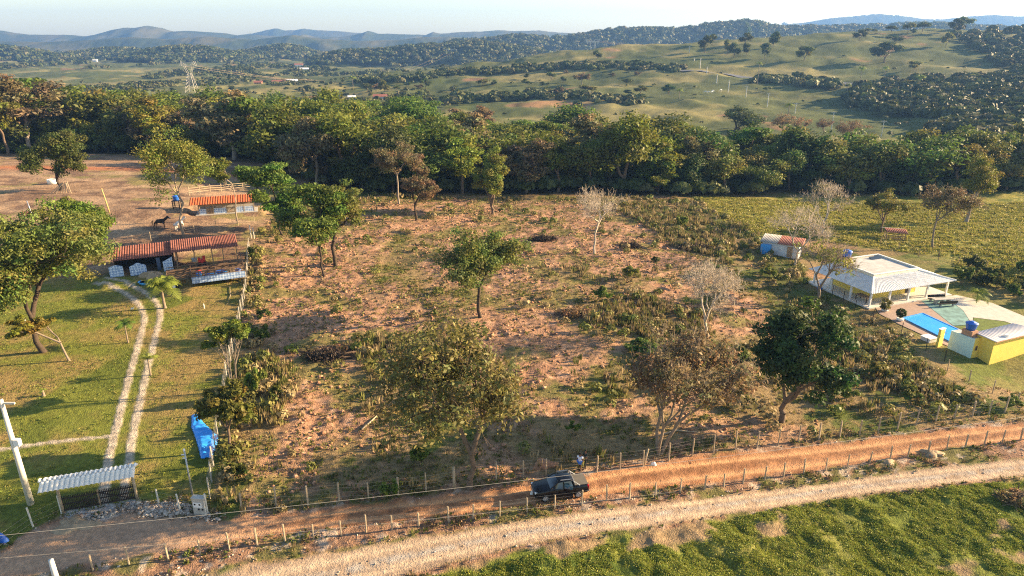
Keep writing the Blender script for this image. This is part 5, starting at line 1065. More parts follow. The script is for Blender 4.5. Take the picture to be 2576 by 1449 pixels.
# ---------------------------------------------------------------- meter pillar, poles
mp = GG(507, 1293); e = empty('meter_pillar', mp, -.12); tag(e, 'grey concrete meter pillar with a white panel beside the road', 'meter box'); MB().box((0, 0, .7), (.95, .38, 1.7)).build('pillar', M_conc, e); MB().box((0, 0, 1.57), (1.05, .48, .06)).build('cap', M_conc, e)
MB().box((-.06, -.20, .98), (.68, .03, .42)).build('panel', M_white, e)
for x, z in ((-.26, 1.05), (.12, 1.05), (.0, .62), (.30, .62)): MB().tube([(x, -.20, z), (x, -.24, z)], .07, 12).build('meter', M_black, e)
MB().tube([(.52, 0, -.1), (.52, 0, 1.9)], .07, 8).build('corner_post', M_cpost, e)
b_ = GG(488, 1262); tz = ztop(b_.y, 1134)-b_.z; e = empty('service_pole', b_, 0); tag(e, 'thin grey steel service pole rising behind the meter pillar', 'pole'); MB().tube([(0, 0, -.2), (0, 0, tz)], [.075, .055], 10).build('pole', M_steel, e, True); MB().box((-.12, 0, tz-.35), (.32, .06, .06)).box((-.1, 0, tz-.65), (.25, .06, .06)).build('bracket', M_white, e); MB().lathe([(.08, 0), (.08, .14), (.03, .18)], (0, 0, tz), 8).build('cap', M_white, e)
b_ = GG(78, 1268); e = empty('concrete_pole', b_, 0); tag(e, 'tall tapered white concrete utility pole at the left edge', 'utility pole'); MB().tube([(0, 0, -.3), (0, 0, 9.2)], [.25, .14], 14).build('pole', M_cpost, e, True)
MB().box((.36, -.05, 5.6), (.40, .34, .55)).build('lamp_box', M_white, e)
MB().box((0, 0, 8.9), (1.9, .12, .14)).build('crossarm', M_cpost, e)
def cable(a, b, sag, r, label, name='power_cable', grp=None, n=24, m=None):
    a = Vector(a); b = Vector(b); P = [a.lerp(b, t/n)-Vector((0, 0, sag*4*(t/n)*(1-t/n))) for t in range(n+1)]; o = MB().tube(P, r, 4).build(name, m or M_wire); tag(o, label, 'cable', grp); return o
c0 = atz(-260, 1372, 6.5); c1 = atz(2900, 1002, 6.5); cable(c0, c1, .7, .013, 'long overhead cable crossing above the dirt track in front of the plot')
c0 = atz(-200, 1420, 6.0); c1 = atz(1700, 1237, 3.5); cable(c0, c1, .3, .008, 'thin lower cable running above the left end of the dirt track')
# ---------------------------------------------------------------- fences
def fence(name, pts, h, r, label, m, wires, lean=0, mesh=False, wm=None):
    P = [GG(*p) for p in pts]; O = P[0]; e = empty(name, O); tag(e, label, 'fence'); rg = random.Random(len(pts))
    post = None
    for p in P:
        q = p-O; hh = h*(.9+.2*rg.random())
        me = MB().tube([q-Vector((0, 0, .3)), q+Vector((rg.uniform(-.06, .06), rg.uniform(-.06, .06), hh))], r*(.85+.3*rg.random()), 6).build('post', m, e)
    mb = MB()
    for z in wires:
        for a, b in zip(P[:-1], P[1:]): mb.tube([a-O+Vector((0, 0, z)), b-O+Vector((0, 0, z))], .006, 3, False)
    if mesh:
        for a, b in zip(P[:-1], P[1:]):
            n = max(2, int((b-a).length/.35))
            for k in range(n): p = a.lerp(b, k/n)-O; mb.tube([p+Vector((0, 0, .1)), p+Vector((0, 0, h*.85))], .003, 3, False)
    mb.build('wire', wm or M_wire, e); return e
F1 = [(610, 1293), (695, 1277), (775, 1272), (854, 1262), (928, 1257), (1002, 1247), (1072, 1239), (1143, 1231), (1248, 1209), (1317, 1200), (1374, 1194), (1501, 1187), (1560, 1179), (1618, 1172), (1682, 1159), (1741, 1147), (1795, 1138), (1850, 1132), (1904, 1126), (1957, 1120), (2008, 1113), (2060, 1107), (2112, 1101), (2162, 1095), (2209, 1088), (2257, 1080), (2304, 1071), (2353, 1063), (2400, 1056), (2445, 1050), (2487, 1043), (2527, 1037), (2580, 1030)]
fence('wire_fence', F1, 1.75, .07, 'wooden post and wire fence along the plot side of the dirt track', M_post, (.5, .9, 1.3, 1.6))
F2 = [(234, 1434), (325, 1420), (424, 1410), (504, 1395), (578, 1386), (648, 1373), (718, 1363), (789, 1356), (859, 1348), (921, 1338), (986, 1333), (1053, 1324), (1129, 1314), (1190, 1306), (1257, 1299), (1326, 1288), (1395, 1279), (1463, 1271), (1526, 1259), (1584, 1254), (1649, 1247), (1711, 1240), (1772, 1232), (1821, 1225), (1869, 1217), (1923, 1207), (1971, 1199), (2022, 1192), (2077, 1185), (2131, 1178), (2186, 1168), (2239, 1159), (2283, 1152), (2334, 1142), (2381, 1132), (2428, 1126), (2475, 1120), (2520, 1115), (2567, 1108), (2615, 1100)]
fence('wire_fence', F2, 1.40, .065, 'wooden post and wire fence between the dirt track and the gravel road', M_post, (.5, 1.0, 1.3))
def along(pts, step):
    P = [Vector(G(*p)) for p in pts]; out = [pts[0]]; res = [P[0]]; acc = 0
    for a, b in zip(P[:-1], P[1:]):
        L_ = (b-a).length; t = step-acc
        while t < L_: res.append(a.lerp(b, t/L_)); t += step
        acc = L_-(t-step)
    return [tuple(proj(p.x, p.y, h1(p.x, p.y))) for p in res]
fence('garden_fence', along([(628, 625), (624, 690), (616, 765), (605, 809), (597, 850), (582, 905), (567, 985), (557, 1050), (545, 1125), (535, 1195), (524, 1296)], 2.3), 1.95, .055, 'tall mesh fence with pale concrete posts dividing lawn and plot', M_gpost, (.3, .7, 1.1, 1.5, 1.85), mesh=True)
fence('front_fence', [(400, 1269), (454, 1284), (519, 1298)], 1.5, .06, 'low concrete post fence right of the entrance gate', M_cpost, (.4, .8, 1.2))
fence('front_fence', [(-20, 1400), (84, 1325), (155, 1292)], 1.7, .06, 'low concrete post fence left of the entrance gate', M_cpost, (.4, .8, 1.2))
fence('pool_fence', [(2093, 745), (2120, 762), (2150, 780), (2196, 800), (2266, 840), (2330, 878), (2378, 900)], 1.6, .05, 'thin dark fence along the garden edge of the pool yard', M_dwood, (.4, .8, 1.2, 1.5), mesh=True, wm=M_dwood)
fence('field_fence', [(1740, 520), (1800, 560), (1860, 600), (1915, 640), (1960, 690)], 1.4, .06, 'sagging wire fence between brown weeds and the yellow field', M_post, (.5, .9, 1.2))
fence('back_fence', [(2215, 612), (2260, 628), (2310, 648), (2360, 655), (2410, 668), (2480, 680)], 1.6, .06, 'dark post fence behind the veranda house', M_wood, (.5, .9, 1.3))
fence('barn_fence', [(290, 620), (335, 612), (380, 605), (430, 596), (490, 585), (545, 575), (600, 568), (640, 560)], 1.5, .05, 'thin wire fence running behind the barn roofs', M_post, (.5, .9, 1.3))
fence('right_fence', [(2385, 925), (2440, 950), (2500, 978), (2560, 1010)], 1.5, .06, 'grey post fence below the yellow building', M_post, (.5, .9, 1.3))
def lone(px, py, top, r, label, m, name='wooden_pole', cat='pole', dx=0):
    p = GG(px, py); h = ztop(p.y, top)-p.z; o = MB().tube([(0, 0, -.2), (dx/2, 0, h/2), (dx, 0, h)], [r, r*.9, r*.75], 8).build(name, m, smooth=True, loc=p); tag(o, label, cat); return o
lone(276, 535, 474, .13, 'slanting yellowish wooden pole standing in the earth paddock', mat('yellow_wood', (.50, .36, .14), .85), dx=-.6); lone(449, 500, 470, .12, 'yellowish slanting pole left of the blue stable tank', MATS['yellow_wood'], dx=-.5)
lone(88, 560, 505, .11, 'grey metal pole beside the little red tiled roof', M_steel, dx=-.5); lone(632, 600, 566, .10, 'left one of two pale gate posts by the barn end', M_cpost); lone(640, 604, 572, .10, 'right one of two pale gate posts by the barn end', M_cpost)
lone(147, 1475, 1408, .20, 'thick weathered post with a white top at the bottom left corner', mat('white_top_post', (.5, .52, .52), .9), 'thick_post', 'post'); lone(514, 776, 764, .07, 'short white pipe standing on the lawn', M_white, 'pipe', 'pipe'); lone(1143, 1232, 1175, .12, 'thicker wooden straining post in the front wire fence', M_post, 'straining_post', 'post')
lone(1619, 1170, 1130, .10, 'tall leaning straining post near the sparse brownish tree', M_post, 'straining_post', 'post', dx=.3)
# small roof, trough, logs, tarp
e = empty('small_roof', GG(72, 556), .1); tag(e, 'tiny red tiled roof on posts at the left edge of the paddock', 'shelter'); corr('roof', M_red, [(-1.2, -.7, 1.1), (1.2, -.7, 1.1), (1.2, .7, 1.5), (-1.2, .7, 1.5)], 7, .07, e)
for x in (-1, 1): MB().box((x, 0, .6), (.1, .1, 1.25)).build('post', M_wood, e)
e = empty('water_trough', GG(133, 462), 0); tag(e, 'round white water trough at the foot of the dark paddock tree', 'trough'); MB().lathe([(1.0, 0), (1.05, 1.0), (.92, 1.0), (.9, .5), (.01, .5)], n=20).build('basin', M_white, e, True); MB().lathe([(.9, .85), (.01, .86)], n=20).build('water', M_glass, e)
e = empty('pole_stack', GG(165, 485), 0); tag(e, 'wooden poles stacked upright against the dark paddock tree', 'poles')
_r = random.Random(4)
for i in range(8): a = -1.9+i*.48; MB().tube([(a*1.3, -1.2+_r.random()*.6, 0), (a*.4, .3, 1.9+_r.random()*.5)], .07, 6).build('pole', M_post, e)
LM['char'] = leafmat('leaf_char', (.035, .026, .02), .1, .02)
def heap_wood(px, py, r, h, label, m='dry', n=60, logs=6, dark=False):
    p = GG(px, py); e = empty('brush_pile', p); tag(e, label, 'brush pile'); rg = np.random.default_rng(int(px)); sg = []
    for i in range(n*2):
        a = rg.random()*6.28; q = np.array([cos(a), sin(a)*.6, 0])*r*rg.random()**.5; d = rg.normal(0, 1, 3)*[1, .7, .35]; d /= np.linalg.norm(d); L_ = r*(.35+.5*rg.random()); z = h*(1-np.hypot(q[0], q[1]/.6)/r)*rg.random()+.1
        c = q+[0, 0, z]; sg.append((c-d*L_/2, c+d*L_/2, .04, .02))
    v, q = segs_mesh(sg); link('branches', rawmesh('branches', v, q, mats=[BK['dark' if dark else 'brown']]), e)
    cen = rg.normal(0, .38, (40, 3))*[r, r*.55, 0]; cen[:, 2] = h*.45*rg.random(40)+.1; v, q, c = leaves(rg, cen, 40, r*.22, .14); v[:, 2] = np.maximum(v[:, 2], .02); link('dead_leaves', rawmesh('dead_leaves', v, q, col=c, mats=[LM['char' if dark else 'dry']]), e)
    for i in range(logs): a = rg.random()*6.28; x = rg.uniform(-.6, .6)*r; MB().tube([(x-cos(a)*r*.5, rg.uniform(-.3, .3), .2), (x+cos(a)*r*.6, rg.uniform(-.3, .3), .35+.5*rg.random())], [.16, .09], 7).build('log', M_bark, e, True)
    return e
heap_wood(818, 902, 3.1, 1.2, 'large dark heap of charred logs and roots on the left of the plot', logs=9, dark=True); heap_wood(868, 882, 1.6, .9, 'tangle of reddish brown brushwood beside the charred logs', logs=2)
heap_wood(1366, 604, 2.3, 1.1, 'dark mound of uprooted brush near the leafless plot tree', dark=True, logs=1); heap_wood(1588, 622, 2.2, .8, 'second dark brush mound right of the leafless plot tree', dark=True, logs=1); heap_wood(1442, 790, 2.6, 1.2, 'reddish brown brush mound in the middle right of the plot', logs=2)
heap_wood(1745, 625, 3.5, .7, 'low dark strip of cleared scrub below the tall brown weeds', dark=True, logs=1); heap_wood(2560, 1262, 1.7, .9, 'tangle of dead branches on the bottom right verge', logs=2)
heap(1372, 1168, 1.1, .3, 'reddish earth heap at the fence above the pickup', mat('red_soil', (.40, .20, .11), .95, .2, 3, .6, 6))
for (px, py, r, h, lb) in [(2345, 1142, 1.0, .35, 'pale grey sand heap on the verge by the right fence'), (2230, 1163, .8, .22, 'smaller pale sand heap left of the larger one'), (190, 1318, 1.6, .25, 'earth bank at the left gate post')]: heap(px, py, r, h, lb, mat('rubble', (.26, .21, .17), .95, .3, 5, .8, 8) if 'rubble' in lb else M_soil)
o = lone(182, 0, 0, 0, '', M_wood) if False else None
def stick(pts, r, label, name='fallen_branch'):
    P = [GG(*p) for p in pts]; O = P[0]; o = MB().tube([p-O+Vector((0, 0, r+.05)) for p in P], [r]*(len(P)-1)+[r*.4], 6).build(name, M_post, smooth=True, loc=O); tag(o, label, 'branch')
stick([(578, 722), (580, 745), (572, 768)], .045, 'curved pale stick lying on the lawn near the mesh fence'); stick([(910, 1083), (935, 1062), (948, 1048)], .09, 'pale fallen branch lying left of the large fence tree'); stick([(1655, 1100), (1700, 1085), (1760, 1090)], .08, 'pale dead branch under the sparse brownish tree')
# tarpaulin
P_T = np.array([G(*p)[:2] for p in [(481, 1046), (497, 1042), (512, 1062), (530, 1080), (552, 1098), (546, 1125), (534, 1153), (504, 1156), (497, 1125), (489, 1100), (480, 1078)]]); lo = P_T.min(0)-.2; hi = P_T.max(0)+.2
gx, gy = np.meshgrid(np.arange(lo[0], hi[0], .09), np.arange(lo[1], hi[1], .09)); d_ = pdist(gx.ravel(), gy.ravel(), P_T).reshape(gx.shape); zz = height(gx.ravel(), gy.ravel()).reshape(gx.shape)+.05+np.clip(d_*.4, 0, .08)+(np.abs(fbm(gx, gy*.6, .7, 2, 5)-.5)*.40+np.abs(fbm(gx*.6, gy, .35, 2, 9)-.5)*.28)*np.clip(d_*3, .15, 1)
idx = np.arange(gx.size).reshape(gx.shape); ok = (d_[:-1, :-1] > 0) & (d_[1:, 1:] > 0); q = np.stack([idx[:-1, :-1][ok], idx[:-1, 1:][ok], idx[1:, 1:][ok], idx[1:, :-1][ok]], 1); u_, inv = np.unique(q.ravel(), return_inverse=True)
V_ = np.stack([gx.ravel(), gy.ravel(), zz.ravel()], 1)[u_]; O_ = V_.mean(0)
o = link('tarpaulin', rawmesh('tarpaulin', V_-O_, inv.reshape(-1, 4), smooth=True, mats=[M_tarp])); o.location = O_; tag(o, 'crumpled bright blue tarpaulin lying by the mesh fence under a bushy tree', 'tarpaulin'); sm = o.modifiers.new('thick', 'SOLIDIFY'); sm.thickness = .03
e = heap(2, 1362, .5, .8, 'blue plastic object at the bottom of the left frame edge', M_blue, 'plastic_drum', 'drum', .1)
e = heap(33, 695, 1.4, .9, 'pale bluish covered object behind the huge feathery tree', mat('pale_sheet', (.55, .62, .70), .6), 'covered_trailer', 'cover', .15)
for (px, py, lb) in [(2475/3.0+1803-150, 0, '')]: pass
for px, py, lb in [(1645, 1168, 'white sack lying at the wire fence right of the people'), (1340, 1240, 'small white sack beside the trunk at the dirt track')]: heap(px, py, .24, .3, lb, M_white, 'sack', 'sack', .15)
# ---------------------------------------------------------------- palms
def palm(px, py, top, span, label, nf=13, tr=.16, droop=1.0, grp=None, simple=False, col='palm', name='palm_tree', P=None):
    P = P or GG(px, py); Ht = ztop(P.y, top)-P.z; R_ = span/2/F*depth(P)*(1 if simple else 1.35); e = empty(name, P, 0); tag(e, label, 'palm', grp); rg = np.random.default_rng(int(px*3+py))
    hb = max(.3, Ht-R_*.45); lx = rg.normal(0, .02)*Ht
    MB().tube([(0, 0, -.2), (lx*.3, 0, hb*.12), (lx*.6, 0, hb*.6), (lx, 0, hb)], [tr*1.6, tr, tr*.8, tr*.7], 8).build('trunk', BK['grey'], e, True)
    V = []; C_ = []
    for k in range(nf):
        a = k*2.4+rg.normal(0, .1); el = rg.uniform(.15, 1.3); d = np.array([cos(a), sin(a)]); L_ = R_*(.95+.2*rg.random()); pr_ = None; ns = 7 if simple else 13; p = np.array([lx, 0, hb]); dz = sin(el); dh = cos(el); tone = .8+.4*rg.random()
        for s in range(ns):
            dz -= droop*1.9/ns*(.5+s/ns); q = p+np.array([d[0]*dh, d[1]*dh, dz])*L_/ns; t = (s+1)/ns
            side = np.array([-d[1], d[0], 0]); w = L_*.30*sin(pi*min(1, t*.85+.12))
            for sg in (-1, 1):
                for j in range(1 if simple else 2):
                    b0 = p+(q-p)*(j/2); tip = b0+side*sg*w+np.array([d[0], d[1], 0])*w*.5-np.array([0, 0, 1])*w*(.35+.25*rg.random()); b1 = b0+(q-p)*(.9 if simple else .38)
                    V += [b0, b1, tip+(q-p)*.2, tip]; C_ += [[tone]*3]*4
            V += [p-side*.04, p+side*.04, q+side*.03, q-side*.03]; C_ += [[tone*.8]*3]*4; p = q
    V = np.array(V); link('crown', rawmesh('crown', V, np.arange(len(V)).reshape(-1, 4), col=np.array(C_), mats=[LM[col]]), e); return e
palm(415, 776, 690, 96, 'coconut palm with bright arching fronds beside the curve of the wheel tracks', 15, .2, .9); palm(379, 944, 888, 48, 'small bright young palm beside the right wheel track', 7, .10, .8); palm(322, 862, 800, 50, 'small dark young palm left of the wheel tracks', 8, .09, .8, col='green')
palm(110, 996, 976, 20, 'tiny clipped palm stump on the lower lawn', 5, .16, .8)
for x, y, t, s, lb in [(795, 950, 765, 78, 'tall macaw palm standing before the leafless trees'), (1340, 635, 490, 75, 'tall macaw palm at the left end of the hillside wood'), (1525, 600, 490, 65, 'macaw palm rising from the hillside wood top'), (1240, 740, 618, 60, 'macaw palm with a dark trunk left of the hillside wood'), (1775, 690, 548, 110, 'broad macaw palm in the middle of the hillside wood'), (572, 640, 458, 55, 'slim macaw palm by the grey country road'), (1625, 1080, 1000, 110, 'broad leaved palm top behind the right part of the wood')]:
    a = Z3(x, y); palm(a[0], a[1], t*.335, s*.335*1.2, lb, 12, .22, 1.0, 'macaw palms on the pasture', True)
for x, y, t, s, lb in [(95, 660, 560, 80, 'grey green palm at the left end of the hollow'), (2540, 745, 655, 70, 'palm at the right of the shaded pasture')]:
    a = Z2(x, y); palm(a[0], a[1], t*.335, s*.335*1.2, lb, 11, .22, 1.0, 'macaw palms on the pasture', True)
palm(2455, 762, 720, 55, 'small spiky palm in the shrubs right of the house', 9, .1, .8, col='palm')
# ---------------------------------------------------------------- vehicles
CARP = mat('black_paint', (.004, .005, .009), .22, .02, 1, spec=.4); M_rim = mat('silver_rim', (.55, .55, .57), .35, .03, 2, metal=.5); M_cover = mat('grey_bed_cover', (.13, .12, .10), .7, .12, 2); M_cgl = mat('car_glass', (.015, .03, .05), .05, 0, 1, spec=.9); M_tail = mat('tail_red', (.45, .01, .01), .25); M_hl = mat('headlamp', (.75, .78, .80), .15, 0, 1, spec=.8)
def loft(st, m, name, par):
    """st: list of (x, [(y,z)...]) half sections, mirrored"""
    V = []; Q = []; n = len(st[0][1])*2
    for x, s in st:
        ring = [(x, y, z) for y, z in s]+[(x, -y, z) for y, z in reversed(s)]; V += ring
    for i in range(len(st)-1):
        for k in range(n): Q.append((i*n+k, i*n+(k+1) % n, (i+1)*n+(k+1) % n, (i+1)*n+k))
    mb = MB(); mb.add(V, Q+[tuple(range(n-1, -1, -1)), tuple((len(st)-1)*n+k for k in range(n))]); o = mb.build(name, m, par, True)
    md = o.modifiers.new('b', 'BEVEL'); md.width = .03; md.segments = 2; md.limit_method = 'ANGLE'; md.angle_limit = .5; return o
wf = Vector(atz(1373, 1259, .0)); wr = Vector(atz(1452, 1249, .0)); dv = (wf-wr); ang = atan2(dv.y, dv.x); sc_ = dv.length/2.83
mid_ = (wf+wr)/2; nrm_ = Vector((-sin(ang), cos(ang), 0)); nrm_ = -nrm_ if nrm_.y < 0 else nrm_
oc = mid_+nrm_*.80*sc_; oc.z = hz(oc.x, oc.y)+.04
car = empty('pickup_truck', oc, ang); car.scale = (.94,)*3; tag(car, 'black double cab pickup parked on the orange dirt track, its near rear door ajar', 'pickup truck')
# x forward, front at +2.35
def sec(w, zb, zt, crown=.0, tuck=.06): return [(0.001, zb), (w-.10, zb), (w, zb+.14), (w, zt-.22), (w-tuck, zt-.04), (w-tuck-.12, zt), (0.001, zt+crown)]
bd = loft([(2.34, sec(.66, .42, .80, .02)), (2.22, sec(.80, .32, .90, .04)), (1.95, sec(.88, .30, .98, .05)), (1.2, sec(.91, .30, 1.06, .05)), (.85, sec(.91, .30, 1.10, .04)), (-.6, sec(.91, .30, 1.12)), (-.95, sec(.91, .30, 1.13)), (-1.5, sec(.92, .32, 1.14)), (-2.2, sec(.91, .38, 1.12)), (-2.34, sec(.84, .45, 1.06))], CARP, 'body', car)
gh = lambda wb, wt, zb, zt: [(0.001, zb), (wb, zb), (wb-.02, zb+.03), (wt, zt-.06), (wt-.08, zt), (0.001, zt+.02)]
loft([(.98, gh(.80, .78, 1.06, 1.12)), (.28, gh(.84, .68, 1.06, 1.60)), (-.10, gh(.85, .70, 1.06, 1.66)), (-.75, gh(.85, .70, 1.06, 1.66)), (-.93, gh(.84, .68, 1.06, 1.60)), (-1.10, gh(.82, .74, 1.06, 1.16))], M_cgl, 'window_glass', car)
loft([(.30, [(0.001, 1.60), (.66, 1.58), (.70, 1.60), (.62, 1.645), (0.001, 1.66)]), (-.10, [(0.001, 1.64), (.70, 1.62), (.73, 1.65), (.64, 1.70), (0.001, 1.72)]), (-.75, [(0.001, 1.64), (.70, 1.62), (.73, 1.65), (.64, 1.70), (0.001, 1.72)]), (-.95, [(0.001, 1.58), (.66, 1.56), (.69, 1.58), (.61, 1.63), (0.001, 1.64)])], CARP, 'roof', car)
pl_ = MB()
for s in (-1, 1):
    for a_, b_, w_ in (((1.0, s*.79, 1.10), (.28, s*.70, 1.62), .06), ((-.12, s*.86, 1.08), (-.14, s*.72, 1.62), .07), ((-1.08, s*.80, 1.10), (-.90, s*.70, 1.62), .10)): MB().bar(a_, b_, w_).build('door_pillar', CARP, car)
for s in (-1, 1):
    MB().bar((.1, s*.64, 1.76), (-.85, s*.64, 1.75), .05).build('roof_rail', M_steel, car); MB().bar((2.05, s*.66, .82), (2.27, s*.60, .80), .26, .16).build('headlight', M_hl, car); MB().box((-2.29, s*.80, .92), (.14, .14, .34)).build('tail_light', M_tail, car)
    MB().box((.72, s*.99, 1.16), (.14, .20, .14)).build('mirror', CARP, car); MB().tube([(-.98, s*.74, 1.62), (-1.55, s*.80, 1.16)], .035, 6).build('roll_bar', M_steel, car)
    for x in (1.42, -1.41):
        ty = MB().tube([(x, s*.74, .33), (x, s*.78, .33), (x, s*.92, .33), (x, s*.95, .33)], [.30, .345, .345, .31], 22).build('tyre', M_black, car); ty.name = 'wheel'
        MB().tube([(x, s*.90, .33), (x, s*.965, .33)], [.24, .22], 18).build('rim', M_rim, ty); hbm = MB()
        for k in range(5): a = k*1.2566+.3; hbm.box((x+cos(a)*.13, s*.968, .33+sin(a)*.13), (.06, .012, .06))
        hbm.build('rim_hole', M_black, ty)
MB().box((-1.72, 0, 1.165), (1.12, 1.5, .05)).build('bed_cover', M_cover, car); MB().tube([(-1.13, -.75, 1.2), (-1.05, -.7, 1.58), (-1.05, .7, 1.58), (-1.13, .75, 1.2)], .035, 6).build('roll_hoop', M_steel, car)
MB().box((2.35, 0, .52), (.04, .4, .11)).build('number_plate', M_hl, car); MB().box((2.33, 0, .74), (.05, .8, .12)).build('grille', M_steel, car); MB().box((-2.36, 0, .50), (.10, 1.5, .16)).build('rear_bumper', M_steel, car)
sn = 1 if zrot((0, 1), ang)[1] < 0 else -1   # the side that faces the camera
dr_ = empty('door_hinge', (0, 0, 0)); bpy.data.objects.remove(dr_)
dd = MB(); Mz = Matrix.Rotation(-sn*.42, 3, 'Z'); hg_ = Vector((-.14, sn*.93, 0))
dd.box(hg_+Mz @ Vector((-.40, 0, .72)), (.80, .06, .78), M=Mz); door = dd.build('rear_door', CARP, car); door['label'] = 'rear door standing ajar'
MB().box(hg_+Mz @ Vector((-.40, -sn*.01, 1.32)), (.66, .03, .38), M=Mz).build('door_window', mat('sky_glass', (.03, .10, .16), .05, 0, 1, spec=1.), door)
# ---------------------------------------------------------------- figures
def skin(name, nodes, edges, m, parent, rootk, sub=1):
    ks = list(nodes); me = bpy.data.meshes.new(name); me.from_pydata([nodes[k][0] for k in ks], [(ks.index(a), ks.index(b)) for a, b in edges], []); me.materials.append(m)
    o = link(name, me, parent); o.modifiers.new('skin', 'SKIN'); sv = me.skin_vertices[0].data
    for i, k in enumerate(ks): r = nodes[k][1]; sv[i].radius = (r, r) if not hasattr(r, '__len__') else r
    sv[ks.index(rootk)].use_root = True; s = o.modifiers.new('sub', 'SUBSURF'); s.levels = sub; s.render_levels = sub
    return o
M_skin = mat('brown_skin', (.20, .10, .06), .6, .05, 5); M_hair = mat('dark_hair', (.01, .008, .007), .8); M_tee = mat('white_tee', (.62, .70, .85), .8, .05, 4); M_short = mat('blue_shorts', (.05, .18, .60), .8, .08, 4); M_blk = mat('black_cloth', (.015, .018, .022), .85, .1, 4); M_grn = mat('dark_shirt', (.018, .035, .034), .85, .1, 4)
def person(px, py, h, face, label, shirt, legs, short, arm='rest'):
    P = GG(px, py); e = empty('person', P, face); e.scale = (h,)*3; tag(e, label, 'person')
    N = {}; E_ = []   # unit height figure, faces +X
    def nd(k, p, r): N[k] = (p, r)
    nd('pel', (0, 0, .52), (.075, .095)); nd('wai', (.005, 0, .60), (.06, .08)); nd('che', (.005, 0, .72), (.07, .10)); nd('nec', (0, 0, .82), (.035, .035)); nd('hd0', (.012, 0, .875), (.045, .042)); nd('hd1', (.012, 0, .93), (.055, .048)); nd('hd2', (.0, 0, .965), (.038, .035)); nd('nose', (.072, 0, .905), (.010, .008))
    E_ += [('pel', 'wai'), ('wai', 'che'), ('che', 'nec'), ('nec', 'hd0'), ('hd0', 'hd1'), ('hd1', 'hd2'), ('hd0', 'nose')]
    for s in (-1, 1):
        t = 'l' if s > 0 else 'r'; st = .03*s
        nd('hip'+t, (0, s*.05, .49), .052); nd('kne'+t, (.02+st, s*.055, .27), .034); nd('ank'+t, (-.005+st, s*.058, .04), .021); nd('toe'+t, (.085+st, s*.065, .018), .018)
        nd('sho'+t, (0, s*.115, .79), .036); nd('elb'+t, (.0+(.04 if arm == 'up' else 0), s*.15, .63), .024)
        if arm == 'up': w_ = (.16, s*.07, .70)
        else: w_ = (.055, s*.15, .49)
        nd('wri'+t, w_, .016); d = np.array(w_)-np.array(N['elb'+t][0]); d /= np.linalg.norm(d); pm = np.array(w_)+d*.035; nd('pal'+t, tuple(pm), (.018, .012))
        E_ += [('pel', 'hip'+t), ('hip'+t, 'kne'+t), ('kne'+t, 'ank'+t), ('ank'+t, 'toe'+t), ('che', 'sho'+t), ('sho'+t, 'elb'+t), ('elb'+t, 'wri'+t), ('wri'+t, 'pal'+t)]
        sx = np.cross(d, [0, s, 0]); sx /= np.linalg.norm(sx)+1e-9
        for f in range(5):
            if f == 4: q = pm+sx*.030-d*.005; q2 = q+sx*.012+d*.02
            else: q = pm+sx*(f-1.5)*.0095+d*.032; q2 = q+d*(.022+.004*(f in (1, 2)))+np.array([0, -s*.006, 0])
            nd('f%d%s' % (f, t), tuple(q), .0052); nd('g%d%s' % (f, t), tuple(q2), .0046); E_ += [('pal'+t, 'f%d%s' % (f, t)), ('f%d%s' % (f, t), 'g%d%s' % (f, t))]
    skin('body', N, E_, M_skin, e, 'pel', 1)
    K = lambda ks, g: {k: (N[k][0], tuple(np.array(N[k][1] if hasattr(N[k][1], '__len__') else (N[k][1],)*2)*g+.006)) for k in ks}
    S_ = K(['pel', 'wai', 'che', 'shol', 'shor'], 1.10)
    for t in 'lr': a = np.array(N['sho'+t][0]); b = np.array(N['elb'+t][0]); S_['sl'+t] = (tuple(a+(b-a)*.65), (.036, .036))
    skin('shirt', S_, [('pel', 'wai'), ('wai', 'che'), ('che', 'shol'), ('che', 'shor'), ('shol', 'sll'), ('shor', 'slr')], shirt, e, 'pel')
    S_ = K(['pel', 'hipl', 'hipr'], 1.12); ed = [('pel', 'hipl'), ('pel', 'hipr')]
    for t in 'lr':
        a = np.array(N['hip'+t][0]); b = np.array(N['kne'+t][0]); S_['th'+t] = (tuple(a+(b-a)*.8), (.046, .046)); ed.append(('hip'+t, 'th'+t))
        if not short: S_['kn'+t] = (N['kne'+t][0], (.042, .042)); S_['an'+t] = (tuple(np.array(N['ank'+t][0])+[0, 0, .02]), (.030, .030)); ed += [('th'+t, 'kn'+t), ('kn'+t, 'an'+t)]
    skin('trousers', S_, ed, legs, e, 'pel')
    MB().lathe([(.046, 0), (.058, .03), (.052, .06), (.03, .078), (.005, .082)], (-.006, 0, .915), 14).build('hair', M_hair, e, True)
    for s in (-1, 1): MB().lathe([(.001, -.006), (.006, 0), (.001, .006)], (.062, s*.02, .925), 6).build('eye', M_hair, e); MB().lathe([(.001, -.016), (.008, 0), (.001, .016)], (.005, s*.055, .905), 6).build('ear', M_skin, e)
    for s in (-1, 1): MB().box((.035+.03*s, s*.062, .016), (.15, .05, .032)).build('shoe', M_blk, e)
person(1458, 1183, 1.72, 1.1, 'person in a pale T shirt and blue shorts standing beside a darkly dressed one', M_tee, M_short, True)
person(1472, 1178, 1.80, 3.6, 'person in black clothes facing the one in the pale T shirt', M_grn, M_blk, False, 'up')
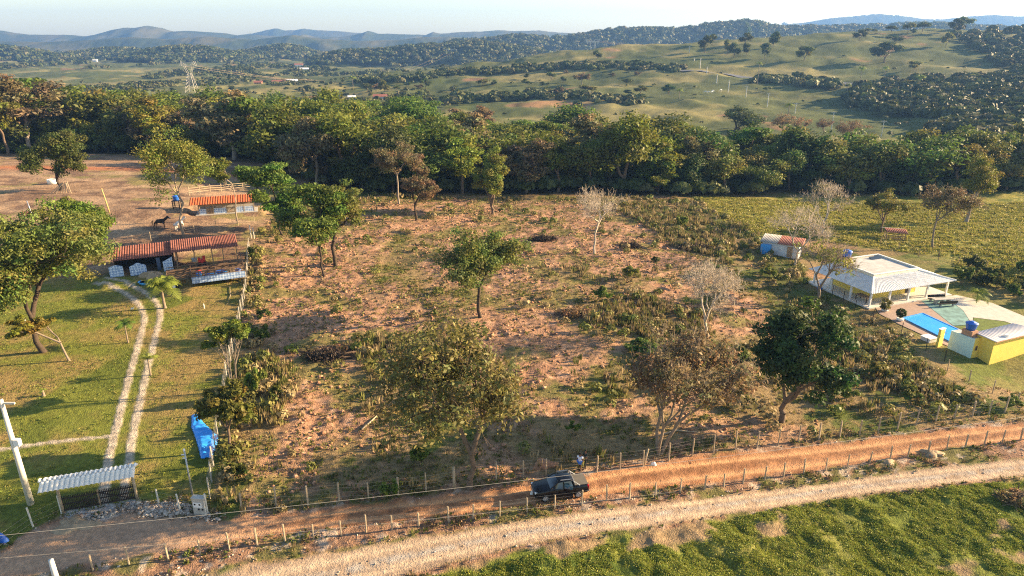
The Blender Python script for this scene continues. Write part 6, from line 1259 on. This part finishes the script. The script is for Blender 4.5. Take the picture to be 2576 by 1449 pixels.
def horse(px, py, ang_, m, label, h=1.55, mane=None, name='horse', cat='horse', down=False, P=None, s=None, cow=False, grp=None):
    P = P or GG(px, py); e = empty(name, P, ang_); e.scale = (s or h,)*3; tag(e, label, cat, grp); N = {}; E_ = []
    N['ru'] = ((-.50, 0, .82), (.15, .19)); N['lo'] = ((-.25, 0, .80), (.17, .20)); N['be'] = ((.05, 0, .78), (.19, .21)); N['ch'] = ((.34, 0, .82), (.16, .21)); N['wi'] = ((.42, 0, .92), (.10, .15)); hz_ = .55 if down else 1.18
    N['n1'] = ((.60, 0, .98 if not down else .82), (.075, .12)); N['n2'] = ((.76, 0, 1.12 if not down else .62), (.06, .09)); N['po'] = ((.85, 0, hz_+.02), (.07, .075)); N['he'] = ((.97, 0, hz_-.10), (.055, .06)); N['mu'] = ((1.09, 0, hz_-.21), (.045, .045))
    E_ += [('ru', 'lo'), ('lo', 'be'), ('be', 'ch'), ('ch', 'wi'), ('wi', 'n1'), ('n1', 'n2'), ('n2', 'po'), ('po', 'he'), ('he', 'mu')]
    for t_, sd in (('l', 1), ('r', -1)):
        k = .06*sd
        N['h1'+t_] = ((-.46, sd*.13, .62), .10); N['h2'+t_] = ((-.36+k, sd*.14, .50), .065); N['h3'+t_] = ((-.53+k, sd*.14, .30), .038); N['h4'+t_] = ((-.49+k, sd*.14, .08), .028); N['h5'+t_] = ((-.45+k, sd*.14, .0), .036)
        N['f1'+t_] = ((.36, sd*.13, .62), .08); N['f2'+t_] = ((.37-k, sd*.13, .50), .05); N['f3'+t_] = ((.38-k, sd*.13, .30), .036); N['f4'+t_] = ((.38-k, sd*.13, .08), .027); N['f5'+t_] = ((.41-k, sd*.13, .0), .036); N['ea'+t_] = ((.84, sd*.06, hz_+.14), .014)
        E_ += [('ru', 'h1'+t_), ('h1'+t_, 'h2'+t_), ('h2'+t_, 'h3'+t_), ('h3'+t_, 'h4'+t_), ('h4'+t_, 'h5'+t_), ('ch', 'f1'+t_), ('f1'+t_, 'f2'+t_), ('f2'+t_, 'f3'+t_), ('f3'+t_, 'f4'+t_), ('f4'+t_, 'f5'+t_), ('po', 'ea'+t_)]
    o = skin('body', N, E_, m, e, 'be', 1)
    MB().tube([(-.64, 0, .88), (-.72, 0, .72), (-.70, 0, .40)], [.035, .06, .03], 6).build('tail', mane or m, e, True)
    if not cow: MB().tube([(.46, 0, 1.06), (.62, 0, 1.14), (.76, 0, 1.26 if not down else .75), (.85, 0, hz_+.12)], [.03, .045, .045, .03], 6).build('mane', mane or m, e, True)
    return e
M_hb = mat('dark_horse_coat', (.020, .012, .010), .5, .1, 4); M_hw = mat('white_horse_coat', (.62, .58, .55), .7, .08, 4)
h_ = horse(405, 577, .12, M_hb, 'dark brown horse with a white blaze standing left of the tall grey tree', 1.75); MB().box((1.03, 0, 1.12), (.16, .05, .05), M=Matrix.Rotation(.7, 3, 'Y')).build('blaze', M_hw, h_)
horse(453, 578, 1.25, M_hw, 'white horse standing with its rump to the camera beside the pale trunk', 1.65)
cw = []
for (a, b) in [Z2(990, 652), Z2(1003, 658), Z2(1016, 660), Z2(985, 625), Z2(1152, 640)]: cw.append((a, b, 'on the shaded pasture right of the middle pylon'))
for (a, b) in [Z3(185, 698), Z3(205, 700), Z3(232, 700), Z3(240, 692), Z3(300, 686)]: cw.append((a, b, 'below the country road in the shade'))
cp_ = None; rg = random.Random(9)
for a, b, w_ in cw:
    p = G(a, b); lb = 'white cow grazing %s' % w_
    if cp_ is None: cp_ = horse(0, 0, rg.random()*6, mat('cow_coat', (.70, .68, .64), .8), lb, s=1.6, name='cow', cat='cow', down=True, P=p, cow=True, grp='white cows '+w_); continue
    r_ = cp_.copy(); COL.objects.link(r_); r_.location = p; r_.rotation_euler = (0, 0, rg.random()*6); r_['label'] = lb; r_['group'] = 'white cows '+w_
    for ch in list(cp_.children): c = ch.copy(); COL.objects.link(c); c.parent = r_
def bird(px, py, label):
    p = GG(px, py); e = empty('duck', p, 0); tag(e, label, 'bird'); N = {'a': ((-.22, 0, .26), .05), 'b': ((-.05, 0, .25), .12), 'c': ((.12, 0, .28), .10), 'd': ((.20, 0, .42), .04), 'e': ((.23, 0, .52), .055)}
    skin('body', N, [('a', 'b'), ('b', 'c'), ('c', 'd'), ('d', 'e')], M_white, e, 'b'); MB().tube([(.27, 0, .52), (.37, 0, .50)], [.022, .012], 5).build('beak', M_orange, e)
    for s in (-1, 1): MB().tube([(0, s*.05, .16), (0, s*.05, 0)], .015, 5).build('leg', M_orange, e)
bird(61, 812, 'white duck on the lawn left of the dark forked trunk'); bird(334, 781, 'white duck on the lawn beside the left wheel track')
# ---------------------------------------------------------------- far country: poles, pylons, houses, road
PL = [(1500, 1050, 905), (1130, 968, 838), (855, 860, 775), (648, 800, 700), (486, 738, 648), (355, 690, 603), (266, 635, 555), (191, 570, 500), (142, 515, 438), (98, 475, 435), (62, 405, 345)]
wh_ = ['nearest', 'second nearest', 'third nearest', 'fourth', 'fifth', 'sixth', 'seventh', 'eighth', 'ninth', 'tenth', 'farthest']; tops = []
for i, (x, y, t) in enumerate(PL):
    a = Z3(x, y); P = G(*a); h = ztop(P.y, t*.335)-P.z; e = empty('utility_pole', P, 0); tag(e, 'pale utility pole crossing the pasture, %s of the row' % wh_[i], 'utility pole', 'utility poles crossing the pasture'); r = .16+.02*i
    MB().tube([(0, 0, -.3), (0, 0, h)], [r*1.3, r], 6).build('pole', M_cpost, e); MB().box((0, 0, h-.3), (2.6, .2, .22)).build('crossarm', M_cpost, e); tops.append(P+Vector((0, 0, h-.2)))
for i, (a, b) in enumerate(zip(tops[:5], tops[1:6])): cable(a, b, (b-a).length*.02, .03, 'thin wire strung between the %s pole and the next one' % wh_[i], 'pole_wire', 'wires of the pasture pole row', 10, M_steel)
cable(tops[0], at(2640, 420, 260), 2.5, .035, 'wires sagging to the right from the nearest pasture pole', 'pole_wire', None, 12, M_steel)
M_pyl = mat('galvanised', (.50, .47, .42), .7, .05, 1)
def pylon(P, h, label, portal=False, th=.35):
    e = empty('pylon', P, 0); tag(e, label, 'pylon'); m = MB()
    if portal:
        for s in (-1, 1):
            m.bar((s*h*.05, 0, 0), (s*h*.16, 0, h*.86), th*1.8); m.bar((s*h*.10, 0, 0), (s*h*.20, 0, h*.86), th)
        m.build('mast', M_pyl, e); m = MB(); m.bar((-h*.42, 0, h*.86), (h*.42, 0, h*.86), th*1.2, th*2)
        for s in (-1, 1): m.bar((s*h*.30, 0, h*.70), (s*h*.42, 0, h), th); m.bar((s*h*.16, 0, h*.86), (s*h*.05, 0, h*.97), th); m.bar((s*h*.05, 0, h*.97), (s*h*.42, 0, h), th*.8)
        m.build('crossarm', M_pyl, e)
    else:
        w0, w1 = h*.17, h*.055; zw = h*.62
        lv = [0, .13, .25, .36, .46, .55, .62]; W_ = lambda t: w0+(w1-w0)*t/.62
        for a in ((-1, -1), (1, -1), (1, 1), (-1, 1)): m.bar((a[0]*w0, a[1]*w0, 0), (a[0]*w1, a[1]*w1, zw), th); m.bar((a[0]*w1, a[1]*w1, zw), (a[0]*h*.14, a[1]*w1, h*.84), th)
        for t0, t1 in zip(lv[:-1], lv[1:]):
            a, b = W_(t0), W_(t1)
            for s in (-1, 1): m.bar((-a, s*a, t0*h), (b, s*b, t1*h), th*.6); m.bar((a, s*a, t0*h), (-b, s*b, t1*h), th*.6); m.bar((s*a, -a, t0*h), (s*b, b, t1*h), th*.6); m.bar((-b, s*b, t1*h), (b, s*b, t1*h), th*.5)
        m.build('lattice_mast', M_pyl, e); m = MB()
        for y in (-w1, w1):
            m.bar((-h*.26, y, h*.86), (h*.26, y, h*.86), th); m.bar((-h*.22, y, h*.96), (h*.22, y, h*.96), th)
            for s in (-1, 1): m.bar((s*h*.26, y, h*.86), (s*h*.22, y, h), th); m.bar((s*h*.08, y, h*.86), (s*h*.16, y, h*.96), th*.7); m.bar((s*h*.16, y, h*.96), (s*h*.22, y, h*.86), th*.7)
        m.build('crossarm', M_pyl, e)
    return e
p1 = G(484, 232); T1 = ztop(p1.y, 154)-p1.z; pylon(p1, T1, 'pale lattice pylon standing on the plain behind the wood at left', th=.22)
p2 = G(1133, 166); T2 = ztop(p2.y, 124)-p2.z; pylon(p2, T2, 'two legged pylon on the shoulder of the pasture hill', True, .95)
p3 = Vector(at(1491, 119, 1050)); T3 = ztop(p3.y, 99)-p3.z; pylon(p3-Vector((0, 0, 12)), T3+12, 'small pylon top showing over the pasture hill crest', True, .8)
M_glint = mat('glint_tinted_cable', (.30, .22, .16), .6)  # warm cable colour imitates the orange glint of low sun
def span(a, b, z, offs, r, label):
    m = MB(); a = Vector(a); b = Vector(b); O = (a+b)/2
    for o_ in offs:
        for dz in (0,):
            P = []
            for t in range(21): s = t/20; q = a.lerp(b, s)-O+Vector((o_, 0, -dz*3-z*4*s*(1-s))); P.append(q)
            m.tube(P, r, 3, False)
    e = m.build('transmission_line', M_glint, loc=O); tag(e, label, 'power line')
A1 = p1+Vector((0, 0, T1*.86)); A2 = p2+Vector((0, 0, T2*.84)); A3 = p3+Vector((0, 0, T3*.85))
span(A1, Vector(at(80, 222, 620)), 4, (-6, 6), .05, 'transmission cables falling away to the left from the left pylon'); span(A1, A2, 30, (-6, 6), .06, 'sagging transmission cables between the left pylon and the two legged pylon'); span(A2, A3, 22, (-6, 6), .08, 'transmission cables from the two legged pylon towards the hill crest')
span(A3, Vector(at(1800, 108, 1150)), 6, (-6, 6), .08, 'transmission cables leading right from the pylon on the crest')
def cottage(px, py, w, d, h, wall, roofm, label, rz=.2, P=None):
    P = P or G(px, py); e = empty('farmhouse', P, rz); tag(e, label, 'house'); MB().box((0, 0, h/2), (w, d, h)).build('wall', wall, e); r = MB(); o = .6
    r.add([(-w/2-o, -d/2-o, h), (w/2+o, -d/2-o, h), (w/2+o, d/2+o, h), (-w/2-o, d/2+o, h), (-w/2-o, 0, h+d*.28), (w/2+o, 0, h+d*.28)], [(0, 1, 5, 4), (2, 3, 4, 5), (0, 4, 3), (1, 2, 5), (3, 2, 1, 0)]).build('roof', roofm, e)
    for k in range(3): MB().box((-w*.3+k*w*.3, -d/2-.04, h*.5), (w*.1, .08, h*.35)).build('window', M_glass, e)
for a in [(752, 170, 15, 9, 5, M_white, M_red, 'white two storey farmhouse with a red roof among trees on the plain'), (766, 181, 13, 8, 4.5, M_white, M_tilew, 'white boxy house just in front of the red roofed farmhouse'), (705, 213, 16, 8, 3, M_brick, M_red, 'long red roofed house in the trees behind the wood'), (735, 211, 12, 8, 3, M_white, M_tilew, 'pale roofed house right of the long red roofed one'),
          (650, 214, 8, 6, 3, M_brick, M_red, 'small reddish house left of the long red roofed one'), (240, 156, 9, 7, 4, M_white, M_tilew, 'tiny white house on the plain at the left'), (886, 257, 5, 4, 4, M_conc, M_tilew, 'white building peeping over the wood'), (957, 254, 10, 6, 3.5, M_white, M_red, 'low house with a red roof beside the flat topped tree'), (1265, 98, 14, 10, 6, M_white, M_tilew, 'tiny white house on the wooded ridge')]: cottage(*a)
# country road
def strip(name, pts, w, m, label, dz=.25):
    P = [G(*p) for p in pts]; L_ = smoothline(np.array([[p.x, p.y] for p in P]), 8); d = np.gradient(L_, axis=0); d /= np.linalg.norm(d, axis=1, keepdims=True); nn_ = np.stack([-d[:, 1], d[:, 0]], 1)
    a = L_+nn_*w/2; b = L_-nn_*w/2; V = np.concatenate([np.column_stack([a, height(a[:, 0], a[:, 1])+dz+.5]), np.column_stack([b, height(b[:, 0], b[:, 1])+dz+.5])]); n = len(L_); Q = [(i, i+1, n+i+1, n+i) for i in range(n-1)]
    o = link(name, rawmesh(name, V, Q, mats=[m])); tag(o, label, 'road', None, 'structure')
strip('country_road', [(1690, 183), (1760, 186), (1850, 188), (1930, 193), (2000, 199), (2080, 206), (2150, 212)], 9, mat('asphalt', (.11, .12, .14), .8), 'grey country road crossing the lower pasture hill')
# ============================================================ AIR
HB = MB(); HB.box((0, 3150, 105), (13000, 6400, 330))
hm_ = bpy.data.materials.new('haze'); hm_.use_nodes = True; n_ = hm_.node_tree; n_.nodes.remove(n_.nodes['Principled BSDF'])
pv = n_.nodes.new('ShaderNodeVolumePrincipled'); pv.inputs['Color'].default_value = HAZE_COL; pv.inputs['Density'].default_value = HAZE_DENSITY; pv.inputs['Anisotropy'].default_value = .2
n_.links.new(pv.outputs[0], n_.nodes['Material Output'].inputs['Volume'])
tag(HB.build('haze', hm_), 'thin blue evening haze filling the valley air', 'haze', None, 'stuff')
